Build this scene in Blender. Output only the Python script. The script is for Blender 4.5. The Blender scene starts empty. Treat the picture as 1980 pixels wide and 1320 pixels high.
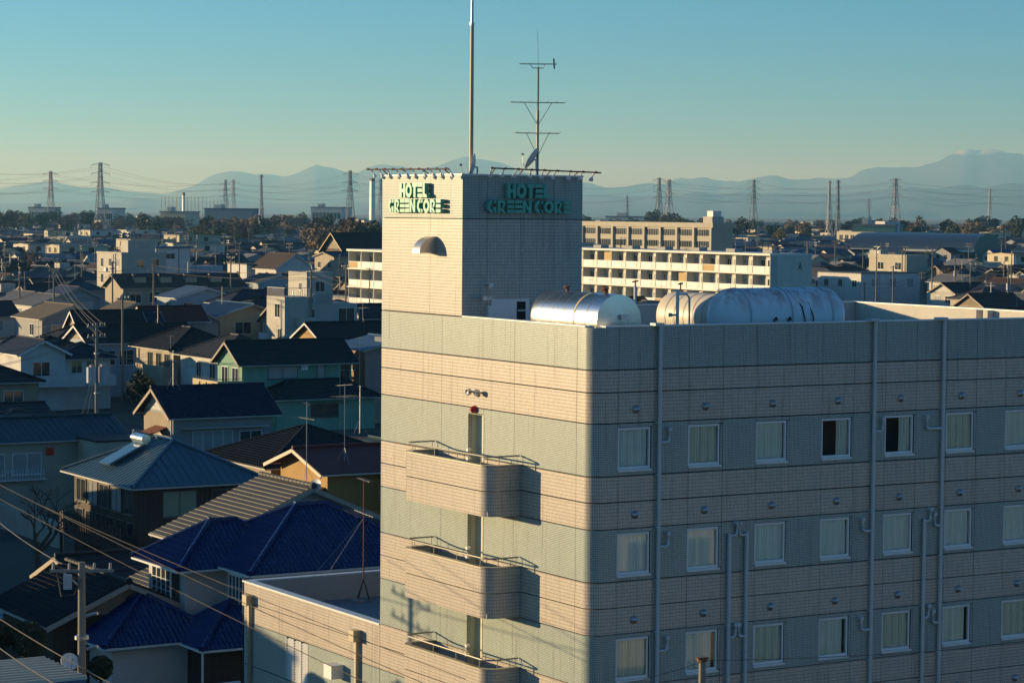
import bpy, math, random
import numpy as np
from mathutils import Vector, Matrix
rnd = random.Random(7)
SC = bpy.context.scene
COL = SC.collection

# ------------------------------------------------------------------ camera
EYE = Vector((0, 0, 20.0))
F_PX, PITCH, ROLL, YAW = 4704.1, 0.05294, 0.00831, 1.02965
_v = Vector((math.cos(YAW) * math.cos(PITCH), math.sin(YAW) * math.cos(PITCH), -math.sin(PITCH)))
_r0 = Vector((math.sin(YAW), -math.cos(YAW), 0)); _u0 = _r0.cross(_v)
_r = math.cos(ROLL) * _r0 + math.sin(ROLL) * _u0
_u = -math.sin(ROLL) * _r0 + math.cos(ROLL) * _u0
cd = bpy.data.cameras.new('camera'); cam = bpy.data.objects.new('camera', cd); COL.objects.link(cam)
M3 = Matrix((_r, _u, -_v)).transposed()
cam.matrix_world = Matrix.Translation(EYE) @ M3.to_4x4()
cd.sensor_width = 36; cd.lens = F_PX / 1980 * 36; cd.clip_start = 0.5; cd.clip_end = 120000
SC.camera = cam

# ------------------------------------------------------------------ sky and sun
SUN_TO = Vector((-1.0, 1.13, 0)).normalized()
SUN_EL = math.radians(6.0)
SUN_DIR = Vector((SUN_TO.x * math.cos(SUN_EL), SUN_TO.y * math.cos(SUN_EL), math.sin(SUN_EL)))
W = bpy.data.worlds.new('World'); SC.world = W; W.use_nodes = True
nt = W.node_tree; bg = nt.nodes['Background']
sky = nt.nodes.new('ShaderNodeTexSky'); sky.sky_type = 'NISHITA'; sky.sun_disc = False
sky.sun_elevation = SUN_EL
sky.sun_rotation = math.atan2(SUN_DIR.x, SUN_DIR.y)
sky.altitude = 0; sky.air_density = 0.75; sky.dust_density = 0.0; sky.ozone_density = 5.5
tint = nt.nodes.new('ShaderNodeMix'); tint.data_type = 'RGBA'; tint.blend_type = 'MULTIPLY'
tint.inputs[0].default_value = 1.0; tint.inputs[7].default_value = (0.90, 0.85, 0.72, 1)
nt.links.new(sky.outputs[0], tint.inputs[6]); nt.links.new(tint.outputs[2], bg.inputs[0])
bg.inputs[1].default_value = 0.115
sl = bpy.data.lights.new('sun', 'SUN'); sun = bpy.data.objects.new('sun', sl); COL.objects.link(sun)
sl.energy = 3.1; sl.angle = math.radians(0.55); sl.color = (1.0, 0.90, 0.60)
sun.rotation_euler = SUN_DIR.to_track_quat('Z', 'Y').to_euler()
SC.view_settings.view_transform = 'Standard'; SC.view_settings.look = 'None'
SC.view_settings.exposure = 1.24; SC.view_settings.gamma = 1.0
SC.render.engine = 'CYCLES'
SC.cycles.max_bounces = 5; SC.cycles.diffuse_bounces = 3; SC.cycles.glossy_bounces = 2
SC.cycles.transmission_bounces = 2; SC.cycles.transparent_max_bounces = 10; SC.cycles.volume_bounces = 0
SC.cycles.use_denoising = True; SC.cycles.sample_clamp_indirect = 6

# ------------------------------------------------------------------ helpers
def ray(px, py):
    return _v + _r * ((px - 990) / F_PX) - _u * ((py - 660) / F_PX)
def at(px, py, z):
    d = ray(px, py); return EYE + d * ((z - 20) / d.z)
def far(px, py, D):
    return EYE + ray(px, py) * D
def depth(p):
    return (Vector(p) - EYE).dot(_v)
def pix(p):
    q = Vector(p) - EYE; d = q.dot(_v)
    return (990 + F_PX * q.dot(_r) / d, 660 - F_PX * q.dot(_u) / d, d)

class MB:
    def __init__(s): s.v = []; s.f = []; s.uv = None
    def quad(s, a, b, c, d):
        i = len(s.v); s.v += [tuple(a), tuple(b), tuple(c), tuple(d)]; s.f.append((i, i + 1, i + 2, i + 3)); return s
    def tri(s, a, b, c):
        i = len(s.v); s.v += [tuple(a), tuple(b), tuple(c)]; s.f.append((i, i + 1, i + 2)); return s
    def box(s, x0, x1, y0, y1, z0, z1):
        i = len(s.v)
        s.v += [(x0, y0, z0), (x1, y0, z0), (x1, y1, z0), (x0, y1, z0), (x0, y0, z1), (x1, y0, z1), (x1, y1, z1), (x0, y1, z1)]
        s.f += [(i, i+3, i+2, i+1), (i+4, i+5, i+6, i+7), (i, i+1, i+5, i+4), (i+1, i+2, i+6, i+5), (i+2, i+3, i+7, i+6), (i+3, i, i+4, i+7)]
        return s
    def prism(s, poly, fn, t0, t1):
        """polygon in 2-D, fn(a, b, t) gives the 3-D point, extruded from t0 to t1"""
        n = len(poly); i = len(s.v)
        s.v += [tuple(fn(a, b, t0)) for a, b in poly] + [tuple(fn(a, b, t1)) for a, b in poly]
        s.f.append(tuple(range(i + n - 1, i - 1, -1))); s.f.append(tuple(range(i + n, i + 2 * n)))
        for k in range(n):
            j = (k + 1) % n; s.f.append((i + k, i + j, i + n + j, i + n + k))
        return s
    def cyl(s, p0, p1, r0, r1=None, n=10, cap=True):
        r1 = r0 if r1 is None else r1
        p0 = Vector(p0); p1 = Vector(p1); d = (p1 - p0).normalized()
        a = d.orthogonal().normalized(); b = d.cross(a); i = len(s.v)
        for p, r in ((p0, r0), (p1, r1)):
            for k in range(n):
                t = 2 * math.pi * k / n; s.v.append(tuple(p + a * (r * math.cos(t)) + b * (r * math.sin(t))))
        for k in range(n):
            j = (k + 1) % n; s.f.append((i + k, i + j, i + n + j, i + n + k))
        if cap: s.f.append(tuple(range(i + n - 1, i - 1, -1))); s.f.append(tuple(range(i + n, i + 2 * n)))
        return s
    def tube(s, pts, r, n=6):
        pts = [Vector(p) for p in pts]; i = len(s.v); m = len(pts)
        for k, p in enumerate(pts):
            d = (pts[min(k + 1, m - 1)] - pts[max(k - 1, 0)]).normalized()
            a = d.cross(Vector((0, 0, 1)))
            a = Vector((1, 0, 0)) if a.length < 1e-4 else a.normalized()
            b = d.cross(a)
            for j in range(n):
                t = 2 * math.pi * j / n; s.v.append(tuple(p + a * (r * math.cos(t)) + b * (r * math.sin(t))))
        for k in range(m - 1):
            for j in range(n):
                l = (j + 1) % n
                s.f.append((i + k * n + j, i + k * n + l, i + (k + 1) * n + l, i + (k + 1) * n + j))
        s.f.append(tuple(range(i + n - 1, i - 1, -1))); s.f.append(tuple(range(i + (m - 1) * n, i + m * n)))
        return s
    def bar(s, p0, p1, w, h=None):
        """a square bar between two points"""
        h = w if h is None else h
        p0 = Vector(p0); p1 = Vector(p1); d = (p1 - p0).normalized()
        a = d.cross(Vector((0, 0, 1)))
        a = Vector((1, 0, 0)) if a.length < 1e-4 else a.normalized()
        b = d.cross(a); i = len(s.v)
        for p in (p0, p1):
            for x, y in ((-1, -1), (1, -1), (1, 1), (-1, 1)): s.v.append(tuple(p + a * (x * w / 2) + b * (y * h / 2)))
        s.f += [(i+3, i+2, i+1, i), (i+4, i+5, i+6, i+7), (i, i+1, i+5, i+4), (i+1, i+2, i+6, i+5), (i+2, i+3, i+7, i+6), (i+3, i, i+4, i+7)]
        return s
    def lathe(s, prof, fn, n=20):
        """prof: (axial, radius) pairs; fn(axial, ca, sa) gives the 3-D point"""
        i = len(s.v); m = len(prof)
        for a, r in prof:
            for k in range(n):
                t = 2 * math.pi * k / n; s.v.append(tuple(fn(a, r * math.cos(t), r * math.sin(t))))
        for q in range(m - 1):
            for k in range(n):
                l = (k + 1) % n
                s.f.append((i + q * n + k, i + q * n + l, i + (q + 1) * n + l, i + (q + 1) * n + k))
        s.f.append(tuple(range(i + n - 1, i - 1, -1))); s.f.append(tuple(range(i + (m - 1) * n, i + m * n)))
        return s
    def mesh(s, name, m, smooth=False):
        me = bpy.data.meshes.new(name); me.from_pydata(s.v, [], s.f)
        if m is not None: me.materials.append(m)
        if s.uv:
            l = me.uv_layers.new(name='UVMap'); flat = []
            for f in s.f:
                for k in f: flat += s.uv[k]
            l.data.foreach_set('uv', flat)
        if smooth:
            me.polygons.foreach_set('use_smooth', [True] * len(me.polygons))
        return me
    def build(s, name, m, parent=None, smooth=False, loc=None):
        o = bpy.data.objects.new(name, s.mesh(name, m, smooth)); COL.objects.link(o)
        if smooth:
            try: o.data.set_sharp_from_angle(angle=math.radians(40))
            except Exception: pass
        if parent is not None: o.parent = parent
        if loc is not None: o.location = loc
        return o

def tag(o, label, cat, group=None, kind=None):
    o['label'] = label; o['category'] = cat
    if group: o['group'] = group
    if kind: o['kind'] = kind
    return o
def thing(name, label, cat, loc=(0, 0, 0), rz=0.0, group=None):
    o = bpy.data.objects.new(name, None); COL.objects.link(o); o.empty_display_size = 0.3
    o.location = loc; o.rotation_euler = (0, 0, rz)
    return tag(o, label, cat, group)
def struct(o): o['kind'] = 'structure'; return o
def stuff(o): o['kind'] = 'stuff'; return o
def put(name, me, parent, loc=(0, 0, 0), rz=0.0):
    o = bpy.data.objects.new(name, me); COL.objects.link(o); o.parent = parent; o.location = loc; o.rotation_euler = (0, 0, rz); return o
KIDS = {}
def copy_tree(o, parent=None):
    c = o.copy(); COL.objects.link(c); c.parent = parent
    for ch in KIDS[o.name]:
        if ch.name not in KIDS: KIDS[ch.name] = list(ch.children)
        copy_tree(ch, c)
    return c
def kids(o):
    KIDS[o.name] = list(o.children)
    for c in o.children: kids(c)

# ------------------------------------------------------------------ materials
MATS = {}
def nodes(name):
    m = bpy.data.materials.new(name); m.use_nodes = True
    t = m.node_tree; return m, t, t.nodes['Principled BSDF']
def N(t, kind, **kw):
    n = t.nodes.new('ShaderNode' + kind)
    for k, v in kw.items():
        if k.startswith('i'): n.inputs[int(k[1:])].default_value = v
        else: setattr(n, k, v)
    return n
def mix(t, fac, a, b, mode='MIX'):
    n = N(t, 'Mix', data_type='RGBA', blend_type=mode)
    for k, x in ((0, fac), (6, a), (7, b)):
        if isinstance(x, (int, float)): n.inputs[k].default_value = x
        elif isinstance(x, tuple): n.inputs[k].default_value = x if len(x) == 4 else x + (1,)
        else: t.links.new(x, n.inputs[k])
    return n.outputs[2]
def mth(t, op, a, b=None):
    n = N(t, 'Math', operation=op)
    for k, x in ((0, a), (1, b)):
        if x is None: continue
        if isinstance(x, (int, float)): n.inputs[k].default_value = x
        else: t.links.new(x, n.inputs[k])
    return n.outputs[0]
def sc(c, k): return tuple(min(1, x * k) for x in c)

def mat(name, col, rough=0.7, var=0.18, scale=0.6, metal=0.0, spec=0.4, stripes=None, rand=0.0, bump=0.0):
    """plain weathered surface; stripes = (axis, pitch, width, colour factor) in object space"""
    if name in MATS: return MATS[name]
    m, t, b = nodes(name)
    tc = N(t, 'TexCoord'); no = N(t, 'TexNoise', i2=scale, i3=4.0, i4=0.65)
    t.links.new(tc.outputs['Object'], no.inputs[0])
    c = mix(t, no.outputs[0], sc(col, 1 - var), sc(col, 1 + var))
    if stripes:
        ax, pitch, wd, k = stripes
        sp = N(t, 'SeparateXYZ'); t.links.new(tc.outputs['Object'], sp.inputs[0])
        src = sp.outputs[ax] if isinstance(ax, int) else mth(t, 'ADD', sp.outputs[0], sp.outputs[1])
        fr = mth(t, 'FRACT', mth(t, 'MULTIPLY', src, 1.0 / pitch))
        ms = mth(t, 'LESS_THAN', fr, wd)
        c = mix(t, ms, c, sc(col, k))
    if rand:
        oi = N(t, 'ObjectInfo'); c = mix(t, mth(t, 'MULTIPLY', oi.outputs['Random'], rand), c, sc(col, 0.45))
    t.links.new(c, b.inputs['Base Color'])
    b.inputs['Roughness'].default_value = rough; b.inputs['Metallic'].default_value = metal
    b.inputs['Specular IOR Level'].default_value = spec
    if bump:
        bp = N(t, 'Bump', i0=bump, i1=0.02); t.links.new(no.outputs[0], bp.inputs[2]); t.links.new(bp.outputs[0], b.inputs['Normal'])
    MATS[name] = m; return m

def tile_mat(name, col, tw, th, grout=(0.05, 0.05, 0.055), gw=0.007, rough=0.3):
    """glazed mosaic: u along the wall and v upwards in metres (UVMap)"""
    m, t, b = nodes(name)
    uv = N(t, 'UVMap', uv_map='UVMap'); sp = N(t, 'SeparateXYZ'); t.links.new(uv.outputs[0], sp.inputs[0])
    u = mth(t, 'MULTIPLY', sp.outputs[0], 1 / tw); v = mth(t, 'MULTIPLY', sp.outputs[1], 1 / th)
    fu = mth(t, 'LESS_THAN', mth(t, 'FRACT', u), gw / tw); fv = mth(t, 'LESS_THAN', mth(t, 'FRACT', v), gw * 1.15 / th)
    g = mth(t, 'MAXIMUM', fu, fv)
    cx = N(t, 'CombineXYZ'); t.links.new(mth(t, 'FLOOR', u), cx.inputs[0]); t.links.new(mth(t, 'FLOOR', v), cx.inputs[1])
    wn = N(t, 'TexWhiteNoise'); t.links.new(cx.outputs[0], wn.inputs[0])
    c = mix(t, wn.outputs[0], sc(col, 0.90), sc(col, 1.08))
    # sheets of mosaic laid slightly differently, and rain streaks
    cs = N(t, 'CombineXYZ'); t.links.new(mth(t, 'FLOOR', mth(t, 'MULTIPLY', sp.outputs[0], 3.4)), cs.inputs[0]); t.links.new(mth(t, 'FLOOR', mth(t, 'MULTIPLY', sp.outputs[1], 3.4)), cs.inputs[1])
    wn2 = N(t, 'TexWhiteNoise'); t.links.new(cs.outputs[0], wn2.inputs[0])
    c = mix(t, mth(t, 'MULTIPLY', wn2.outputs[0], 0.10), c, sc(col, 0.6))
    mp = N(t, 'Mapping'); mp.inputs[3].default_value = (1.6, 0.16, 1); t.links.new(uv.outputs[0], mp.inputs[0])
    no = N(t, 'TexNoise', i2=1.0, i3=4.0, i4=0.6); t.links.new(mp.outputs[0], no.inputs[0])
    c = mix(t, mth(t, 'MULTIPLY', no.outputs[0], 0.30), c, sc(col, 0.72))
    m2 = N(t, 'Mapping'); m2.inputs[3].default_value = (5.5, 0.22, 1); t.links.new(uv.outputs[0], m2.inputs[0])
    n2 = N(t, 'TexNoise', i2=1.0, i3=3.0, i4=0.7); t.links.new(m2.outputs[0], n2.inputs[0])
    s1 = N(t, 'MapRange', i1=0.56, i2=0.74); t.links.new(n2.outputs[0], s1.inputs[0])
    c = mix(t, mth(t, 'MULTIPLY', s1.outputs[0], 0.5), c, (0.16, 0.15, 0.13))
    s2 = N(t, 'MapRange', i1=0.40, i2=0.26); t.links.new(n2.outputs[0], s2.inputs[0])
    c = mix(t, mth(t, 'MULTIPLY', s2.outputs[0], 0.25), c, (0.72, 0.72, 0.68))
    oi = N(t, 'ObjectInfo'); c = mix(t, mth(t, 'MULTIPLY', oi.outputs['Random'], 0.13), c, sc(col, 0.55))
    c = mix(t, g, c, grout)
    t.links.new(c, b.inputs['Base Color'])
    rg = N(t, 'MapRange', i3=rough, i4=0.9); t.links.new(g, rg.inputs[0]); t.links.new(rg.outputs[0], b.inputs['Roughness'])
    bp = N(t, 'Bump', i0=0.25, i1=0.004); bp.invert = True
    t.links.new(g, bp.inputs[2]); t.links.new(bp.outputs[0], b.inputs['Normal'])
    MATS[name] = m; return m

def glass_mat(name, tintc=(0.86, 0.97, 0.94), gl=0.03):
    m, t, b = nodes(name)
    t.nodes.remove(b); out = t.nodes['Material Output']
    tr = N(t, 'BsdfTransparent', i0=tintc + (1,)); gs = N(t, 'BsdfGlossy', i1=0.03); fr = N(t, 'Fresnel', i0=1.5)
    f2 = mth(t, 'ADD', fr.outputs[0], gl)
    mx = N(t, 'MixShader'); t.links.new(f2, mx.inputs[0]); t.links.new(tr.outputs[0], mx.inputs[1]); t.links.new(gs.outputs[0], mx.inputs[2])
    t.links.new(mx.outputs[0], out.inputs[0]); MATS[name] = m; return m

TILE_G = tile_mat('glazed grey green mosaic', (0.44, 0.52, 0.47), 0.0485, 0.0485)
TILE_P = tile_mat('glazed pink beige tile', (0.625, 0.55, 0.46), 0.0485, 0.097)
TILE_C = tile_mat('glazed cream tile', (0.61, 0.55, 0.465), 0.0485, 0.097)
GLASS = glass_mat('window glass')
M_DARK = mat('dark cavity', (0.02, 0.02, 0.022), 0.9)
M_CONC = mat('weathered concrete', (0.34, 0.33, 0.31), 0.9, 0.3, 1.5)
M_ROOFSH = mat('grey roof sheet', (0.20, 0.22, 0.24), 0.85, 0.3, 0.8)
M_ALU = mat('aluminium frame', (0.66, 0.69, 0.68), 0.4, 0.06, 2, spec=0.6)
M_STEEL = mat('galvanised steel', (0.46, 0.47, 0.48), 0.38, 0.15, 3, metal=0.8)
M_SHINY = mat('polished cladding', (0.74, 0.75, 0.72), 0.27, 0.2, 1.6, metal=1.0, bump=0.22)
M_RUST = mat('rusty red iron', (0.20, 0.075, 0.04), 0.8, 0.5, 8)
M_BLACK = mat('black rubber', (0.02, 0.02, 0.022), 0.6)
M_WIRE = mat('black cable sheath', (0.045, 0.042, 0.038), 0.5)
M_WHITE = mat('white paint', (0.72, 0.72, 0.70), 0.55, 0.08)
M_PVC = mat('pale grey pipe', (0.50, 0.54, 0.55), 0.45, 0.08, 1.5)
M_CURT = mat('curtain cloth', (0.86, 0.88, 0.85), 0.9, 0.12, 3)
M_SIGN = mat('green sign enamel', (0.11, 0.42, 0.32), 0.4, 0.08, 3)
M_POLE = mat('grey pole concrete', (0.24, 0.21, 0.17), 0.85, 0.15, 2)
# ------------------------------------------------------------------ ground, mountains, haze
def ground_mat():
    m, t, b = nodes('town ground')
    tc = N(t, 'TexCoord'); no = N(t, 'TexNoise', i2=0.08, i3=5.0, i4=0.7); t.links.new(tc.outputs['Object'], no.inputs[0])
    n2 = N(t, 'TexNoise', i2=0.004, i3=3.0); t.links.new(tc.outputs['Object'], n2.inputs[0])
    c = mix(t, no.outputs[0], (0.07, 0.065, 0.05), (0.13, 0.125, 0.11)); c = mix(t, n2.outputs[0], c, (0.07, 0.08, 0.045))
    t.links.new(c, b.inputs['Base Color']); b.inputs['Roughness'].default_value = 0.95; return m
g = MB(); RG = 37400.0
ring = [(RG * math.cos(2 * math.pi * k / 64), RG * math.sin(2 * math.pi * k / 64), 0) for k in range(64)]
g.v = ring; g.f = [tuple(range(64))]
struct(g.build('ground', ground_mat()))
# streets of the quarter, sheets just above the ground
M_ASPH = mat('asphalt', (0.055, 0.055, 0.058), 0.9, 0.3, 0.5)
STREET_X = [-46, 22, 84, 120, 168, 222, 262, 318]; STREET_Y = [79, 112, 142.5, 192, 240.5, 272, 330, 392, 452]
for i, x in enumerate(STREET_X):
    struct(MB().box(x - 2.2, x + 2.2, -20, 620, 0.0, 0.012).build('road', M_ASPH))
for i, y in enumerate(STREET_Y):
    struct(MB().box(-60, 470, y - 2.1, y + 2.1, 0.004, 0.017).build('road', M_ASPH))

def mtn_mat(name, c1, c2):
    m, t, b = nodes(name)
    tc = N(t, 'TexCoord'); no = N(t, 'TexNoise', i2=0.0012, i3=6.0, i4=0.65); t.links.new(tc.outputs['Object'], no.inputs[0])
    c = mix(t, no.outputs[0], c1, c2)
    sp = N(t, 'SeparateXYZ'); t.links.new(tc.outputs['Object'], sp.inputs[0])
    hn = mth(t, 'ADD', sp.outputs[2], mth(t, 'MULTIPLY', no.outputs[0], 260))
    sn = N(t, 'MapRange', i1=925.0, i2=965.0); t.links.new(hn, sn.inputs[0])
    c = mix(t, sn.outputs[0], c, (0.7, 0.72, 0.75))
    t.links.new(c, b.inputs['Base Color']); b.inputs['Roughness'].default_value = 0.95; return m
M_MTN = mtn_mat('wooded mountain', (0.03, 0.05, 0.06), (0.055, 0.075, 0.085))
def smooth_noise(n, rg, octs):
    out = np.zeros(n)
    for o, a in octs:
        k = rg.random(int(o) + 3); xs = np.linspace(0, o, n); i = xs.astype(int); f = xs - i; f = f * f * (3 - 2 * f)
        out += a * ((k[i] * (1 - f) + k[i + 1] * f) - 0.5)
    return out
def mountain(name, prof, D, run, seed, rough=1.0):
    rg = np.random.default_rng(seed); n = 260; rows = 16
    xs = np.linspace(prof[0][0], prof[-1][0], n); ys = np.interp(xs, [p[0] for p in prof], [p[1] for p in prof])
    ys = ys + smooth_noise(n, rg, ((40, 3.5 * rough), (90, 2.0 * rough), (170, 1.0 * rough)))
    mb = MB(); spur = [smooth_noise(n, rg, ((26, 0.5), (60, 0.3), (120, 0.16))) for _ in range(rows)]
    for j in range(rows):
        t = j / (rows - 1); s = t / 0.62 if t < 0.62 else (1 - t) / 0.38
        for k in range(n):
            p0 = far(xs[k], 412, D); hz = (far(xs[k], ys[k], D).z - 20) + 20
            d = Vector((p0.x, p0.y, 0)).normalized(); q = d * (D + (t - 0.62) * run + spur[j][k] * run * 0.16 * (0 if abs(t - .62) < .04 else 1))
            h = max(2, hz) * (s ** 0.85) * (1 + (spur[j][k] * 0.6 if 0.03 < s < 0.97 else 0))
            mb.v.append((q.x, q.y, max(-0.8, h) if 0 < s else -0.8))
    for j in range(rows - 1):
        for k in range(n - 1):
            a = j * n + k; mb.f.append((a, a + 1, a + n + 1, a + n))
    o = mb.build(name, M_MTN, smooth=True); struct(o); return o
mountain('mountain_range', [(-500, 372), (-200, 366), (0, 361), (60, 353), (110, 352), (170, 364), (250, 371), (320, 372), (358, 362), (385, 350), (420, 338), (452, 333), (500, 334), (545, 336), (580, 327), (612, 318), (640, 326), (690, 330), (712, 318), (738, 314), (775, 318), (805, 330), (832, 322), (855, 315), (885, 314), (905, 306), (945, 316), (985, 328), (1030, 340), (1080, 350), (1130, 352), (1165, 358), (1210, 356), (1250, 351), (1285, 354), (1320, 349), (1360, 347), (1380, 351), (1415, 345), (1450, 348), (1515, 342), (1560, 346), (1620, 341), (1680, 334), (1740, 331), (1800, 324), (1835, 314), (1870, 308), (1890, 313), (1930, 307), (1980, 311), (2300, 318), (2700, 345)], 32000, 8000, 3)
mountain('foothills', [(-500, 395), (0, 396), (120, 392), (230, 388), (262, 382), (300, 387), (380, 392), (560, 392), (760, 388), (900, 384), (1130, 384), (1260, 378), (1400, 376), (1500, 372), (1600, 374), (1700, 368), (1780, 362), (1860, 358), (1960, 362), (2300, 370), (2700, 384)], 22000, 6000, 5, 1.4)

hz = MB().box(-38000, 38000, -38000, 38000, -2, 830)
hm = bpy.data.materials.new('haze air'); hm.use_nodes = True; ht = hm.node_tree
ht.nodes.remove(ht.nodes['Principled BSDF'])
pv = ht.nodes.new('ShaderNodeVolumePrincipled'); pv.inputs['Color'].default_value = (0.24, 0.62, 1.0, 1); pv.inputs['Absorption Color'].default_value = (1, 1, 1, 1)
pv.inputs['Density'].default_value = 7.4e-5; pv.inputs['Anisotropy'].default_value = 0.3
ht.links.new(pv.outputs[0], ht.nodes['Material Output'].inputs['Volume'])
stuff(tag(hz.build('haze', hm), 'pale blue winter haze over the plain', 'haze'))

# ------------------------------------------------------------------ the hotel
CX, CY = 35.751, 55.23
H0 = Vector((CX, CY, 0))
HOTEL = thing('hotel_building', 'tall hotel block clad in bands of pink and grey green tile', 'hotel', H0)
RC = 0.42      # corner radius
def wall_strip(path, z0, z1, m, name='panel', parent=None, th=0.11):
    """path: (x, y, u, nx, ny) along the outside; a tiled slab with real thickness"""
    mb = MB(); mb.uv = []
    def ring_(z):
        i = len(mb.v)
        for x, y, u, nx, ny in path: mb.v.append((x, y, z)); mb.uv.append((u, z))
        for x, y, u, nx, ny in path: mb.v.append((x - nx * th, y - ny * th, z)); mb.uv.append((u, z))
        return i
    a, b, n = ring_(z0), ring_(z1), len(path)
    for k in range(n - 1):
        mb.f.append((a + k, a + k + 1, b + k + 1, b + k))
        mb.f.append((a + n + k + 1, a + n + k, b + n + k, b + n + k + 1))
        mb.f.append((b + k, b + k + 1, b + n + k + 1, b + n + k))
        mb.f.append((a + k + 1, a + k, a + n + k, a + n + k + 1))
    mb.f.append((a, b, b + n, a + n)); mb.f.append((a + n - 1, a + 2 * n - 1, b + 2 * n - 1, b + n - 1))
    return mb.build(name, m, parent, smooth=n > 2)
G = 0.006
def left_panel(y0, y1, z0, z1, m, x=0.0, parent=HOTEL):
    return wall_strip([(x, y1 - G, -(y1 - G), -1, 0), (x, y0 + G, -(y0 + G), -1, 0)], z0 + 0.014, z1 - 0.014, m, parent=parent)
def right_panel(x0, x1, z0, z1, m, y=0.0, parent=HOTEL):
    return wall_strip([(x0 + G, y, x0 + G, 0, -1), (x1 - G, y, x1 - G, 0, -1)], z0 + 0.014, z1 - 0.014, m, parent=parent)
def corner_panel(ya, xb, z0, z1, m, r=RC, x0=0.0, y0=0.0, parent=HOTEL):
    pts = [(x0, y0 + ya - G, -(ya - G), -1, 0)]
    for k in range(13):
        t = math.pi / 2 * k / 12
        pts.append((x0 + r - r * math.cos(t), y0 + r - r * math.sin(t), -r + r * t, -math.cos(t), -math.sin(t)))
    pts.append((x0 + xb - G, y0, -r + r * math.pi / 2 + xb - G - r, 0, -1))
    return wall_strip(pts, z0 + 0.014, z1 - 0.014, m, parent=parent)
BANDS = [(16.91, 15.74, TILE_G, 'p'), (15.74, 15.12, TILE_P, 'p'), (15.12, 14.28, TILE_P, 'p')]
for k in range(5):
    o = 2.9 * k
    BANDS += [(14.28 - o, 12.83 - o, TILE_G, 'w'), (12.83 - o, 12.11 - o, TILE_P, 's'), (12.11 - o, max(0, 11.38 - o), TILE_P, 's')]
LJ = [0.79, 4.10, 8.33, 12.2]
RJ = [0.85 + 1.17 * k for k in range(17)]
XE = 19.57
RJ = [x for x in RJ if x < XE - 0.3] + [XE]
for z1, z0, m, kind in BANDS:
    corner_panel(LJ[0], RJ[0], z0, z1, m)
    for a, b in zip(LJ, LJ[1:]):
        if kind in 'ws' and a == 4.10:
            left_panel(a, 5.83, z0, z1, m); left_panel(6.68, b, z0, z1, m)
            if kind == 'w': left_panel(5.83, 6.68, z1 - 0.2, z1, m)
        else: left_panel(a, b, z0, z1, m)
    for k, (a, b) in enumerate(zip(RJ, RJ[1:])):
        if kind == 'w' and k % 2 == 0 and b < XE - 0.2:
            right_panel(a, b, z1 - 0.13, z1, m); right_panel(a, b, z0, z0 + 0.17, m)
            right_panel(a + 1.09, b, z0 + 0.17, z1 - 0.13, m)
        else: right_panel(a, b, z0, z1, m)
# structure behind the cladding
MB().box(0.36, 19.4, 1.4, 12.1, 0, 15.9).build('core', M_DARK, HOTEL)
MB().box(0.13, 0.9, 0.55, 1.39, 0, 15.9).build('corner_column', M_DARK, HOTEL)
for k in range(6): MB().box(0.92, 19.4, 0.13, 1.39, max(0.0, 11.5 - 2.9 * k) if k else 14.4, (11.5 - 2.9 * k + 0.3) if k else 15.9).build('floor_slab', M_DARK, HOTEL)
MB().box(0.12, 19.4, 0.12, 12.9, 15.902, 16.05).build('roof_deck', M_ROOFSH, HOTEL)
M_PARA = mat('painted parapet render', (0.56, 0.53, 0.46), 0.85, 0.2, 1.2)
def para(x0, x1, y0, y1, z1=16.90): MB().box(x0, x1, y0, y1, 16.052, z1).build('parapet', M_PARA, HOTEL)
para(0.5, XE, 0.115, 0.26); para(0.115, 0.26, 0.5, 7.1); para(XE - 0.16, XE, 0.262, 12.95); para(4.3, XE - 0.17, 12.8, 12.95)
for a, b in ((0.4, XE - 0.02),): MB().box(a, b, -0.012, 0.29, 16.902, 16.94).build('coping', M_ALU, HOTEL)
MB().box(-0.012, 0.29, 0.4, 7.12, 16.903, 16.941).build('coping', M_ALU, HOTEL)
MB().box(XE - 0.2, XE + 0.04, 0.3, 13.0, 16.902, 16.94).build('coping', M_ALU, HOTEL)
MB().box(4.3, XE - 0.21, 12.77, 13.0, 16.901, 16.939).build('coping', M_ALU, HOTEL)
for y in (5.6, 6.15): MB().box(XE - 0.42, XE - 0.165, y, y + 0.22, 16.052, 16.89).build('parapet_buttress', M_PARA, HOTEL)
for z1, z0, m, kind in BANDS:   # end and rear walls, seen from elsewhere
    wall_strip([(XE, 0.02, 0, 1, 0), (XE, 12.95, 12.95, 1, 0)], z0 + .014, z1 - .014, m, parent=HOTEL)

# windows of the right-hand front
def curtain_mesh(w, h, seed, amp=0.035):
    r_ = random.Random(seed); n = 44; mb = MB(); ph = r_.random() * 6; k1 = r_.uniform(8, 11)
    for z, sp in ((0, 1.0), (h * 0.55, 0.985), (h, 0.97)):
        for k in range(n + 1):
            t = k / n
            y = amp * math.sin(t * k1 * 2 * math.pi + ph + 0.8 * math.sin(t * 9 + ph)) * (0.7 + 0.3 * math.sin(t * 23 + seed))
            mb.v.append((w / 2 + (t - 0.5) * w * sp + 0.012 * math.sin(z * 3 + k), y, z))
    for j in range(2):
        for k in range(n):
            a = j * (n + 1) + k; mb.f.append((a, a + 1, a + n + 2, a + n + 1))
    return mb.mesh('curtain', M_CURT, True)
M_CURT2 = mat('beige curtain cloth', (0.84, 0.82, 0.74), 0.9, 0.12, 3); M_CURT3 = mat('white lace curtain', (0.90, 0.92, 0.91), 0.9, 0.08, 3)
def set_mat(me, m): me.materials.clear(); me.materials.append(m); return me
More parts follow.
